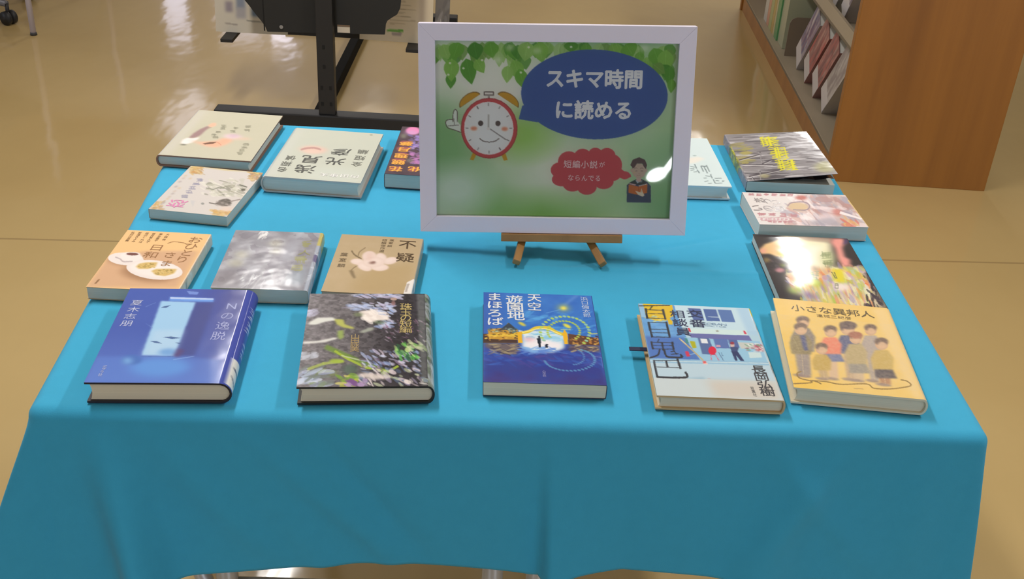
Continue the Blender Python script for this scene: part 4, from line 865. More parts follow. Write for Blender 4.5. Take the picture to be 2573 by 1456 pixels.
    a.line([(640, 865), (638, 1000)], 18, (160, 156, 152)); a.line([(655, 1018), (815, 1128)], 13, (130, 126, 124)); a.line([(815, 1128), (860, 1148)], 8, (110, 106, 104)); a.ell(634, 1016, 18, 16, (196, 190, 186))
    a.ell(552, 956, 28, 30, (78, 68, 66)); a.ell(740, 958, 28, 30, (78, 68, 66)); a.ell(478, 1012, 36, 22, (190, 118, 90), 0.9, 1); a.ell(812, 1018, 34, 22, (190, 118, 90), 0.9, 1)
    a.curve([(540, 1122), (580, 1150), (645, 1160), (705, 1150), (750, 1122)], 9, K)
    a.poly([(180, 920), (250, 915), (258, 830), (280, 800), (300, 830), (298, 930), (335, 980), (330, 1050), (280, 1030), (200, 1000), (175, 960)], (196, 200, 192)); a.curve([(250, 940), (256, 840), (278, 806), (300, 836), (298, 940)], 8, K); a.curve([(250, 915), (190, 920), (172, 950), (195, 1005), (270, 1030), (335, 1055)], 8, K); a.line([(196, 985), (310, 975)], 7, K); a.line([(262, 905), (265, 975)], 6, K)
    a.crop(1040, 40, 2.2056)
    W = (206, 202, 206)
    a.text('スキマ時間', (790, 352), (1222, 360), 0.0243, 0.0243, W, off=0.034); a.text('に読める', (838, 527), (1165, 532), 0.0247, 0.0243, W, off=0.034)
    a.crop(1370, 350, 7.568); a.text('短編小説', (435, 505), (925, 515), 0.0103, 0.0103, (214, 176, 176), off=0.016); a.text('が', (1085, 515), (1085, 515), 0.0075, 0.0080, (214, 176, 176), off=0.012); a.text('ならんでる', (490, 765), (1005, 775), 0.0080, 0.0085, (214, 176, 176), off=0.014)
    return a

def framed_sign():
    # the leaning plane: origin at the lower left corner of the frame front
    bl = Vector((-0.1215, 1.2505, 0.7262)); br = Vector((0.2165, 1.2535, 0.7408)); tl = Vector((-0.1325, 1.3050, 0.9812))
    X = (br - bl).normalized(); Nn = X.cross((tl - bl)).normalized(); Y = Nn.cross(X)
    M = Matrix((X, Y, Nn)).transposed().to_4x4(); M.translation = bl     # local: x right, y up the frame, z out of the front
    Wd, Hd = 0.3385, 0.2605
    f = bpy.data.objects.new('framed_sign', None); COL.objects.link(f); f.matrix_world = M; f.empty_display_size = 0.05
    tag(f, 'white framed green sign with blue speech bubble propped on a wooden easel', 'framed sign')
    mw, dp = 0.0205, 0.020
    wm = mat('frame_white', (226, 221, 238), 0.45)
    for nm, pts in (('frame_rail', [(0, 0), (Wd, 0), (Wd - mw, mw), (mw, mw)]), ('frame_rail', [(Wd, Hd), (0, Hd), (mw, Hd - mw), (Wd - mw, Hd - mw)]), ('frame_stile', [(0, Hd), (0, 0), (mw, mw), (mw, Hd - mw)]), ('frame_stile', [(Wd, 0), (Wd, Hd), (Wd - mw, Hd - mw), (Wd - mw, mw)])):
        m = MB(); m.prism([(x, y, -dp) for x, y in pts], (0, 0, dp))
        o = m.build(nm, wm, f)
        bv = o.modifiers.new('bevel', 'BEVEL'); bv.width = 0.0004; bv.segments = 2; bv.limit_method = 'ANGLE'
    m = MB(); m.box((mw * 0.6, mw * 0.6, -dp + 0.0005), (Wd - mw * 0.6, Hd - mw * 0.6, -dp + 0.004)); m.build('backing_board', mat('backing', (150, 130, 100), 0.8), f)
    a = poster_art(); h, w = a.a.shape[:2]; ow, oh = Wd - 2 * mw + 0.002, Hd - 2 * mw + 0.002
    ZP = -0.0085
    gx = np.linspace(-ow / 2, ow / 2, w); gy = np.linspace(oh / 2, -oh / 2, h)
    V = np.stack([np.tile(gx, (h, 1)), np.tile(gy[:, None], (1, w)), np.zeros((h, w))], -1).reshape(-1, 3)
    p = mesh_obj('poster', V, ink_grid(h, w).tolist(), mat('poster_print', (200, 200, 200), 0.6, spec=0.3, attr=True), f)
    p.location = (Wd / 2, Hd / 2, ZP); set_ink(p.data, a.a.reshape(-1, 3), h * w, 1.6)
    for t in lettering(a, ow, oh, 0.0003, f, 0.0, 1.6, ('bubble_lettering', 'small_lettering')): t.location = (Wd / 2, Hd / 2, ZP)
    # clear acrylic front
    g = bpy.data.materials.new('acrylic'); g.use_nodes = True; nt = g.node_tree; nt.nodes.clear()
    out = nt.nodes.new('ShaderNodeOutputMaterial'); mx = nt.nodes.new('ShaderNodeMixShader'); tr = nt.nodes.new('ShaderNodeBsdfTransparent'); gl = nt.nodes.new('ShaderNodeBsdfGlossy'); fr = nt.nodes.new('ShaderNodeFresnel')
    gl.inputs['Roughness'].default_value = 0.02; fr.inputs['IOR'].default_value = 1.5; tr.inputs['Color'].default_value = (0.97, 0.98, 0.97, 1)
    nt.links.new(fr.outputs[0], mx.inputs[0]); nt.links.new(tr.outputs[0], mx.inputs[1]); nt.links.new(gl.outputs[0], mx.inputs[2]); nt.links.new(mx.outputs[0], out.inputs[0])
    mesh_obj('acrylic_sheet', [(mw - 0.001, mw - 0.001, -0.0062), (Wd - mw + 0.001, mw - 0.001, -0.0062), (Wd - mw + 0.001, Hd - mw + 0.001, -0.0062), (mw - 0.001, Hd - mw + 0.001, -0.0062)], [(0, 1, 2, 3)], g, f)
    # small tabletop easel carrying it
    e = bpy.data.objects.new('tabletop_easel', None); COL.objects.link(e); e.matrix_world = M; e.empty_display_size = 0.05
    tag(e, 'small light wooden tabletop easel under the white framed sign', 'easel')
    wd = wood_mat('easel_wood', (176, 132, 78), (150, 108, 58), 30)
    Mi = M.inverted()
    m = MB(); m.box((0.1035, -0.0105, -0.032), (0.2585, -0.0006, 0.004), bev=0.0008); m.build('ledge', wd, e)
    for fx, tx in ((0.0035, 0.127), (0.1135, 0.221)):
        foot = Mi @ Vector((fx, 1.2150 + (0.008 if fx > 0.05 else 0), TABLE_Z + 0.0082)); top = Vector((0.172 + (tx - 0.174) * 0.25, 0.235, -0.0285)); 
        mid = Vector((tx + 0.004 * (-1 if fx > 0.05 else 1), -0.0108, -0.016))
        d = (mid - foot).normalized(); m = MB()
        def bar(mb, p, q, wv, tv):
            dd = (q - p).normalized(); sd = dd.cross(Vector((0, 0, 1))).normalized(); nn = sd.cross(dd)
            mb.prism([p + sd * wv + nn * tv, p - sd * wv + nn * tv, p - sd * wv - nn * tv, p + sd * wv - nn * tv], q - p)
        bar(m, foot, mid, 0.0048, 0.004)
        o = m.build('front_leg', wd, e); bv = o.modifiers.new('bevel', 'BEVEL'); bv.width = 0.0012; bv.segments = 2; bv.limit_method = 'ANGLE'
        m = MB(); bar(m, Vector((mid.x, -0.012, -0.0285)), top, 0.0048, 0.004); m.build('upright', wd, e)
    m = MB(); ft = Mi @ Vector((0.055, 1.335, TABLE_Z + 0.010)); bar(m, ft, Vector((0.172, 0.205, -0.037)), 0.005, 0.004); m.build('rear_leg', wd, e)

def wood_mat(name, a, b, scale):
    if name in MATS: return MATS[name]
    m = mat(name, a, 0.45)
    nt = m.node_tree; bs = nt.nodes['Principled BSDF']; tc = nt.nodes['Texture Coordinate']
    mp = nt.nodes.new('ShaderNodeMapping'); mp.inputs['Scale'].default_value = (scale, scale, scale * 0.05)
    n = nt.nodes.new('ShaderNodeTexNoise'); n.inputs['Scale'].default_value = 1.0; n.inputs['Detail'].default_value = 5; n.inputs['Roughness'].default_value = 0.6
    mx = nt.nodes.new('ShaderNodeMix'); mx.data_type = 'RGBA'
    mx.inputs[6].default_value = tuple(lin(a)) + (1,); mx.inputs[7].default_value = tuple(lin(b)) + (1,)
    cr = nt.nodes.new('ShaderNodeMapRange'); cr.inputs[1].default_value = 0.3; cr.inputs[2].default_value = 0.7
    nt.links.new(tc.outputs['Object'], mp.inputs['Vector']); nt.links.new(mp.outputs['Vector'], n.inputs['Vector']); nt.links.new(n.outputs['Fac'], cr.inputs[0]); nt.links.new(cr.outputs[0], mx.inputs[0]); nt.links.new(mx.outputs[2], bs.inputs['Base Color'])
    return m

# ---------------------------------------------------------------- the room
def room():
    fm = bpy.data.materials.new('vinyl_floor'); fm.use_nodes = True; nt = fm.node_tree; b = nt.nodes['Principled BSDF']
    tc = nt.nodes.new('ShaderNodeTexCoord')
    n1 = nt.nodes.new('ShaderNodeTexNoise'); n1.inputs['Scale'].default_value = 1.6; n1.inputs['Detail'].default_value = 6
    mx = nt.nodes.new('ShaderNodeMix'); mx.data_type = 'RGBA'
    mx.inputs[6].default_value = tuple(lin((182, 154, 98))) + (1,); mx.inputs[7].default_value = tuple(lin((203, 177, 122))) + (1,)
    nt.links.new(tc.outputs['Object'], n1.inputs['Vector']); nt.links.new(n1.outputs['Fac'], mx.inputs[0])
    # welded seam between two sheets: thin dark line y = 2.613 + 0.075 x
    sp = nt.nodes.new('ShaderNodeSeparateXYZ'); nt.links.new(tc.outputs['Object'], sp.inputs[0])
    def M(op, a, b_=None):
        q = nt.nodes.new('ShaderNodeMath'); q.operation = op
        for i, v in enumerate((a, b_)):
            if v is None: continue
            if isinstance(v, (int, float)): q.inputs[i].default_value = v
            else: nt.links.new(v, q.inputs[i])
        return q.outputs[0]
    d = M('ABSOLUTE', M('SUBTRACT', M('SUBTRACT', sp.outputs[1], M('MULTIPLY', sp.outputs[0], 0.075)), 2.613))
    seam = M('LESS_THAN', d, 0.004)
    mx2 = nt.nodes.new('ShaderNodeMix'); mx2.data_type = 'RGBA'; nt.links.new(M('MULTIPLY', seam, 0.45), mx2.inputs[0]); nt.links.new(mx.outputs[2], mx2.inputs[6]); mx2.inputs[7].default_value = tuple(lin((110, 84, 50))) + (1,)
    nt.links.new(mx2.outputs[2], b.inputs['Base Color'])
    b.inputs['Roughness'].default_value = 0.5; b.inputs['Coat Weight'].default_value = 1.0; b.inputs['Coat Roughness'].default_value = 0.09; b.inputs['Coat IOR'].default_value = 1.55
    mp = nt.nodes.new('ShaderNodeMapping'); mp.inputs['Scale'].default_value = (5, 2.2, 1); n2 = nt.nodes.new('ShaderNodeTexNoise'); n2.inputs['Scale'].default_value = 1.0; n2.inputs['Detail'].default_value = 3
    bp = nt.nodes.new('ShaderNodeBump'); bp.inputs['Strength'].default_value = 0.25; bp.inputs['Distance'].default_value = 0.012
    nt.links.new(tc.outputs['Object'], mp.inputs[0]); nt.links.new(mp.outputs[0], n2.inputs[0]); nt.links.new(n2.outputs['Fac'], bp.inputs['Height']); nt.links.new(bp.outputs[0], b.inputs['Coat Normal'])
    x0, x1, y0, y1, H = -7, 7, -6, 12, 2.7
    def slab(name, lo, hi, m):
        mb = MB(); mb.box(lo, hi); return tag(mb.build(name, m), kind='structure')
    slab('floor', (x0 - .1, y0 - .1, -0.1), (x1 + .1, y1 + .1, 0), fm)
    wm = mat('wall_paint', (206, 200, 188), 0.8); cm = mat('ceiling_tile', (226, 224, 218), 0.9)
    slab('ceiling', (x0 - .1, y0 - .1, H), (x1 + .1, y1 + .1, H + .1), cm)
    # openings for the far windows and around the added left and near lights
    def wall_with(name, y, t, holes, z0_, z1_):
        mb = MB(); hs = sorted(holes); xs = [x0] + [v for h_ in hs for v in h_[:2]] + [x1]
        mb.box((x0, y, 0), (x1, y + t, z0_)); mb.box((x0, y, z1_), (x1, y + t, H))
        for i in range(0, len(xs), 2): mb.box((xs[i], y, z0_), (xs[i + 1], y + t, z1_))
        for h_ in hs:
            if len(h_) > 2: mb.box((h_[0], y, z0_), (h_[1], y + t, h_[2])); mb.box((h_[0], y, h_[3]), (h_[1], y + t, z1_))
        tag(mb.build(name, wm), kind='structure')
    wall_with('wall_far', y1, 0.1, [(-4.03, -3.77), (-3.45, -2.95), (-2.85, -2.59)], 0.9, 2.4)
    wall_with('wall_near', y0 - 0.1, 0.1, [(-5.2, -2.0), (0.85, 1.32, 0.92, 1.30), (2.3, 5.5)], 0.9, 2.3)
    mb = MB(); mb.box((x0 - .1, y0, 0), (x0, 0.9, H)); mb.box((x0 - .1, 5.1, 0), (x0, y1, H)); mb.box((x0 - .1, 0.9, 0), (x0, 5.1, 0.8)); mb.box((x0 - .1, 0.9, 2.4), (x0, 5.1, H)); tag(mb.build('wall_left', wm), kind='structure')
    slab('wall_right', (x1, y0, 0), (x1 + .1, y1, H), wm)

# ---------------------------------------------------------------- tables and the cloth
def tables():
    top = mat('table_laminate', (196, 190, 180), 0.5); leg = mat('table_tube', (196, 192, 188), 0.35, metal=0.3)
    for (lab, xs, x0, x1, y0, y1, rz) in (('light topped folding table under the left half of the blue cloth', (-0.327, -0.016), -0.446, 0.006, 0.900, 1.63, 2.3), ('light topped folding table under the right half of the blue cloth', (0.036, 0.345), 0.018, 0.464, 0.928, 1.655, 2.3)):
        cx, cy = (x0 + x1) / 2, (y0 + y1) / 2
        t = thing('folding_table', lab, 'table', (cx, cy, 0), R(rz), 'folding tables under the blue cloth')
        w, d = (x1 - x0) / 2, (y1 - y0) / 2
        m = MB(); m.box((-w, -d, 0.670), (w, d, 0.6935), bev=0.004); m.build('tabletop', top, t)
        for y in (-d + 0.045, d - 0.045):
            for x in xs:
                m = MB(); m.tube((x - cx, y, 0.0), (x - cx, y, 0.670), 0.0125); o = m.build('leg', leg, t, True)
                m = MB(); m.tube((x - cx, y, 0.0005), (x - cx, y, 0.03), 0.0145); m.build('foot_cap', mat('foot_cap', (60, 60, 62), 0.6), o, True)
            m = MB(); m.tube((xs[0] - cx, y, 0.405), (xs[1] - cx, y, 0.405), 0.007); m.build('stretcher', leg, t, True)
        if xs[0] < -0.2:
            m = MB(); m.tube((xs[0] - cx - 0.075, -d + 0.06, 0.55), (xs[0] - cx + 0.05, -d + 0.06, 0.10), 0.010); m.build('brace', leg, t, True)

def cloth():
    FL, FR, BR, BL = [Vector(p) for p in ((-0.4600, 0.8745), (0.4870, 0.9225), (0.4800, 1.684), (-0.530, 1.648))]
    W, D = 0.955, 0.775
    r = 0.014
    Ox = {-1: Vector((-0.998, -0.06)), 1: Vector((1.0, -0.01))}
    Oy = {-1: Vector((0.05, -0.9987)), 1: Vector((-0.04, 0.9992))}
    OV = 0.198; step = 0.0042
    nrm = lambda n: n
    def axis(L):
        inner = np.linspace(0, L, int(L / step) + 1)
        outer = np.concatenate([np.linspace(0, 0.03, 14)[1:], np.linspace(0.03, OV, 46)[1:]])
        return np.concatenate([-outer[::-1], inner, L + outer])
    P = axis(W); Q = axis(D)
    rnd = np.random.RandomState(3)
    ph = rnd.rand(8) * 6.28
    def crease(x, y, a, b, amp, wid):
        ax, ay = a; bx, by = b; dx, dy = bx - ax, by - ay; L2 = dx * dx + dy * dy
        t = max(0.0, min(1.0, ((x - ax) * dx + (y - ay) * dy) / L2)); ex = x - ax - t * dx; ey = y - ay - t * dy
        dd = math.hypot(ex, ey)
        return amp * math.exp(-(dd / wid)) * math.sin(math.pi * min(1, max(0.0, t * 0.94 + 0.03))) if dd < wid * 7 else 0.0
    CR = [((-0.10, 1.214), (0.46, 1.245), 0.0024, 0.0035), ((0.045, 0.9), (0.02, 1.66), 0.0018, 0.0035), ((0.05, 1.222), (0.135, 1.262), -0.0028, 0.0035), ((0.16, 1.280), (0.30, 1.345), -0.0026, 0.0035), ((0.0, 1.30), (-0.10, 1.40), 0.0012, 0.01), ((0.455, 1.27), (0.485, 1.30), 0.003, 0.008), ((-0.02, 1.243), (0.03, 1.236), -0.0016, 0.003)]
    def fold(h):
        if h <= r * math.pi / 2: a = h / r; return r * math.sin(a), -r * (1 - math.cos(a))
        return r, -r - (h - r * math.pi / 2)
    V = []
    for q in Q:
        for p in P:
            pc = min(max(p, 0), W); qc = min(max(q, 0), D); u = pc / W; v = qc / D
            b2 = (FL * (1 - u) + FR * u) * (1 - v) + (BL * (1 - u) + BR * u) * v
            ex = p - pc; ey = q - qc
            if ex == 0 and ey == 0:
                x, y = b2; z = TABLE_Z
                for a_, b_, am, wd in CR: z += crease(x, y, a_, b_, am, wd)
                V.append((x, y, z)); continue
            sx = -1 if ex < 0 else 1; sy = -1 if ey < 0 else 1; ax, ay = abs(ex), abs(ey)
            g_ = (1 + 0.20 * math.exp(-max(p, 0) / 0.09) + 0.25 * math.exp(-max(W - p, 0) / 0.07) + 0.05 * math.exp(-abs(p - 0.52) / 0.03) - 0.05 * min(1.0, max(0.0, (p - 0.5) / 0.05))) if (sy < 0 and ay > 0) else 1.0
            h = math.hypot(ax, ay * g_); ph_ = math.atan2(ay, ax)
            if ax == 0: dv = Oy[sy]
            elif ay == 0: dv = Ox[sx]
            else: dv = (Ox[sx] * math.cos(ph_) + Oy[sy] * math.sin(ph_)).normalized()
            o, z = fold(h)
            dep = max(0.0, -z - r)
            flare = 0.0
            if ay > 0 and sy < 0:                       # front drop
                s_ = math.sin(ph_) if ax > 0 else 1.0
                flare = dep * (0.05 + 0.05 * math.sin(p * 9 + 1.3) + 0.012 * math.sin(p * 23 + ph[0])) * s_
                c = p - 0.512 - 0.045 * dep                    # pressed fold line running down the middle
                flare += dep * 0.13 * max(0.0, 1 - abs(c) / (0.011 if c < 0 else 0.08)) * s_
                c2 = p - 0.055 - 0.20 * dep
                flare += dep * 0.26 * math.exp(-(c2 / 0.022) ** 2) * s_
                flare += dep * 0.025 * math.exp(-((p - 0.18 - 0.55 * dep) / 0.02) ** 2) + dep * 0.02 * math.exp(-((p - 0.26 - 0.5 * dep) / 0.016) ** 2) + dep * 0.08 * math.exp(-((p - 0.79 + 0.25 * dep) / 0.03) ** 2)
                bl = math.sin(math.pi * min(1.0, dep / 0.175)) ** 0.8
                for p0_, sl_, am_, wd_ in ((0.10, 0.75, 0.006, 0.022), (0.20, 0.9, 0.005, 0.018), (0.27, 0.7, -0.004, 0.014), (0.36, 0.15, 0.004, 0.04), (0.66, -0.1, 0.004, 0.05), (0.82, -0.6, 0.006, 0.022), (0.74, 0.8, 0.005, 0.02), (0.90, 0.1, 0.004, 0.02)):
                    flare += bl * am_ * math.exp(-((p - p0_ - sl_ * dep) / wd_) ** 2) * s_
            elif ax > 0 and ay == 0: flare = dep * (0.2 if sx < 0 else 0.10) 
            elif ay > 0: flare = dep * 0.08
            x, y = b2 + dv * (o + flare)
            if ax > 0 and ay > 0:
                s2 = math.sin(2 * ph_)
                if sx < 0 and sy < 0: E, k = Vector((-0.92, -0.38)), 0.36
                elif sx > 0 and sy < 0: E, k = Vector((0.95, -0.25)), 0.16
                else: E, k = Vector((sx * 0.7, sy * 0.7)), 0.3
                x += E.x * dep * k * s2; y += E.y * dep * k * s2
                z = z + dep * (1 - math.sqrt(max(0.05, 1 - (k * s2) ** 2))) + (dep * 0.25 * s2 if sy > 0 else 0.0)
            V.append((x, y, TABLE_Z + z))
    nh, nv = len(P), len(Q)
    idx = np.arange(nv * nh).reshape(nv, nh)
    F = np.stack([idx[:-1, :-1], idx[:-1, 1:], idx[1:, 1:], idx[1:, :-1]], -1).reshape(-1, 4).tolist()
    cm = mat('turquoise_cloth', (64, 170, 212), 0.85, spec=0.15, bump=0.12, bscale=900.0, var=0.04, vscale=60)
    cm.node_tree.nodes['Principled BSDF'].inputs['Sheen Weight'].default_value = 0.08
    o = mesh_obj('tablecloth', V, F, cm, None, None, True)
    sd = o.modifiers.new('thickness', 'SOLIDIFY'); sd.thickness = 0.0007; sd.offset = -1
    tag(o, 'turquoise blue tablecloth covering the display tables', 'tablecloth')

# ---------------------------------------------------------------- black leaflet stand behind the table
def leaflet_stand():
    bk = mat('black_steel', (30, 30, 32), 0.5); pl = mat('black_sheet', (32, 33, 34), 0.65)
    t = thing('leaflet_stand', 'black steel leaflet stand with scalloped back plate and long floor bar', 'stand', (-0.64, 3.41, 0), R(0.6))
    def loc(x, y, z): return (x + 0.64, y - 3.41, z)
    m = MB(); m.box(loc(-1.012, 3.375, 0), loc(-0.26, 3.435, 0.062), bev=0.004); m.build('front_foot', bk, t)
    m = MB(); m.box(loc(-1.03, 4.62, 0), loc(-0.29, 4.68, 0.062), bev=0.004); m.build('rear_foot', bk, t)
    m = MB(); m.box(loc(-0.694, 3.435, 0.012), loc(-0.660, 4.62, 0.058), bev=0.003); m.build('foot_link', mat('black_matte', (18, 18, 18), 0.8, spec=0.1), t)
    m = MB(); m.box(loc(-0.668, 3.385, 0.062), loc(-0.614, 3.425, 1.55), bev=0.003); po = m.build('post', bk, t)
    hm = mat('slot_dark', (12, 12, 13), 0.8)
    for z in (0.10, 0.155, 0.225, 0.29):
        for dx in ((-0.655,), (-0.627,)) if z < 0.2 else ((-0.645,),):
            m = MB(); m.box(loc(dx[0] - 0.004, 3.3835, z - 0.006), loc(dx[0] + 0.004, 3.386, z + 0.006)); m.build('slot', hm, po)
    out = [(-0.91, 1.5), (-0.91, 0.45), (-0.900, 0.418), (-0.884, 0.398), (-0.868, 0.375), (-0.848, 0.350), (-0.838, 0.335), (-0.831, 0.317), (-0.455, 0.329), (-0.452, 0.361), (-0.446, 0.374), (-0.433, 0.384), (-0.415, 0.396), (-0.406, 0.415), (-0.402, 0.45), (-0.402, 1.5)]
    m = MB(); m.prism([loc(x, 3.428, z) for x, z in out], (0, 0.012, 0)); p = m.build('back_plate', pl, t)
    m = MB(); m.box(loc(-0.842, 3.4275, 0.32), loc(-0.838, 3.4282, 1.5)); m.build('seam', hm, p)
    m = MB(); m.tube(loc(-0.785, 3.424, 0.336), loc(-0.785, 3.4285, 0.336), 0.006); m.build('bolt', mat('bolt', (150, 150, 150), 0.3, metal=0.8), p)
    m = MB(); m.box(loc(-0.606, 3.4262, 0.328), loc(-0.566, 3.4284, 0.347)); m.build('label_holder', mat('label_white', (206, 196, 180), 0.5), p)
    m = MB(); m.box(loc(-0.606, 3.4262, 0.348), loc(-0.566, 3.4284, 0.353)); m.build('label_clip', mat('clip', (120, 100, 80), 0.5), p)
    for xa, xb in ((-1.005, -0.965), (-0.395, -0.262)):
        m = MB(); m.box(loc(xa, 3.50, 0.2515), loc(xb, 3.62, 0.2625), bev=0.001); m.build('leaflet_bracket', bk, t)
    m = MB(); m.box(loc(-1.01, 3.625, 0.2515), loc(-0.26, 3.635, 0.31)); m.build('bracket_rail', bk, t)
    for xa in (-0.79, -0.592):
        m = MB(); m.box(loc(xa, 3.44, 0.335), loc(xa + 0.02, 3.63, 0.345)); m.build('bracket_arm', bk, t)
    # two leaflets and a grey brochure standing in its tray
    def leaflet(name, label, x0, x1, y, h, lean, yaw, art, rgb, cat='leaflet'):
        o = thing(name, label, cat, ((x0 + x1) / 2, y, 0.2635), R(yaw))
        w = (x1 - x0) / 2
        Mx = Matrix.Rotation(R(lean), 4, 'X')
        m = MB(); m.box((-w, 0, 0), (w, 0.003, h), Mx); m.build('paper_stack', mat('leaf_%s' % name, rgb, 0.5), o)
        V = [Mx @ Vector((x, -0.0004, z)) for z in np.linspace(h, 0, art.nv) for x in np.linspace(-w, w, art.nu)]
        c = mesh_obj('printed_front', V, ink_grid(art.nv, art.nu).tolist(), cover_mat('matte'), o); set_ink(c.data, art.a.reshape(-1, 3), len(V))
    a = Art(70, 90, (214, 206, 190)); 
    for (x, y, w, h, c) in ((0.2, 0.72, 0.05, 0.06, (150, 140, 150)), (0.36, 0.66, 0.06, 0.08, (130, 140, 160)), (0.36, 0.78, 0.07, 0.06, (170, 166, 170)), (0.56, 0.76, 0.05, 0.05, (96, 120, 150)), (0.72, 0.75, 0.05, 0.05, (110, 136, 166)), (0.2, 0.5, 0.08, 0.1, (150, 160, 180)), (0.6, 0.5, 0.2, 0.1, (170, 180, 150)), (0.86, 0.9, 0.09, 0.022, (206, 130, 50))): a.poly([(x - w, y - h), (x + w, y - h), (x + w, y + h), (x - w, y + h)], c, 0.9, 1)
    a.line([(0.44, 0.86), (0.74, 0.87)], 0.015, (150, 146, 136)); a.line([(0.14, 0.9), (0.3, 0.91)], 0.015, (170, 160, 150))
    leaflet('photo_leaflet', 'cream leaflet with small pictures standing left of the black back plate', -1.04, -0.80, 3.575, 0.30, -8, 1, a, (206, 200, 186))
    a = Art(70, 90, (210, 194, 166))
    for k in range(16): a.line([(0.42, 0.2 + k * 0.04), (0.62 + 0.14 * ((k * 7) % 3) / 2, 0.196 + k * 0.04)], 0.008, (166, 150, 126))
    a.poly([(0.38, 0.865), (0.6, 0.855), (0.6, 0.885), (0.38, 0.892)], (110, 160, 70)); a.poly([(0.44, 0.895), (0.58, 0.89), (0.57, 0.93), (0.45, 0.93)], (160, 146, 136)); a.poly([(0.8, 0), (0.9, 0), (0.88, 0.85), (0.8, 0.85)], (150, 134, 116), 0.8, 2)
    leaflet('text_leaflet', 'cream leaflet with lines of text standing right of the black back plate', -0.56, -0.315, 3.575, 0.30, -8, -3, a, (200, 186, 160))
    a = Art(30, 60, (110, 104, 98)); a.dabs(40, (0, 0, 1, 1), 0.2, 0.04, 0, [(96, 92, 90), (140, 134, 130), (120, 116, 112)], 0.7, 201); a.line([(0.4, 0.7), (0.5, 0.85)], 0.06, (170, 164, 160), 0.7)
    leaflet('grey_brochure', 'dark grey brochure behind the white frame beside the text leaflet', -0.310, -0.262, 3.59, 0.25, -8, -3, a, (96, 94, 92), 'brochure')

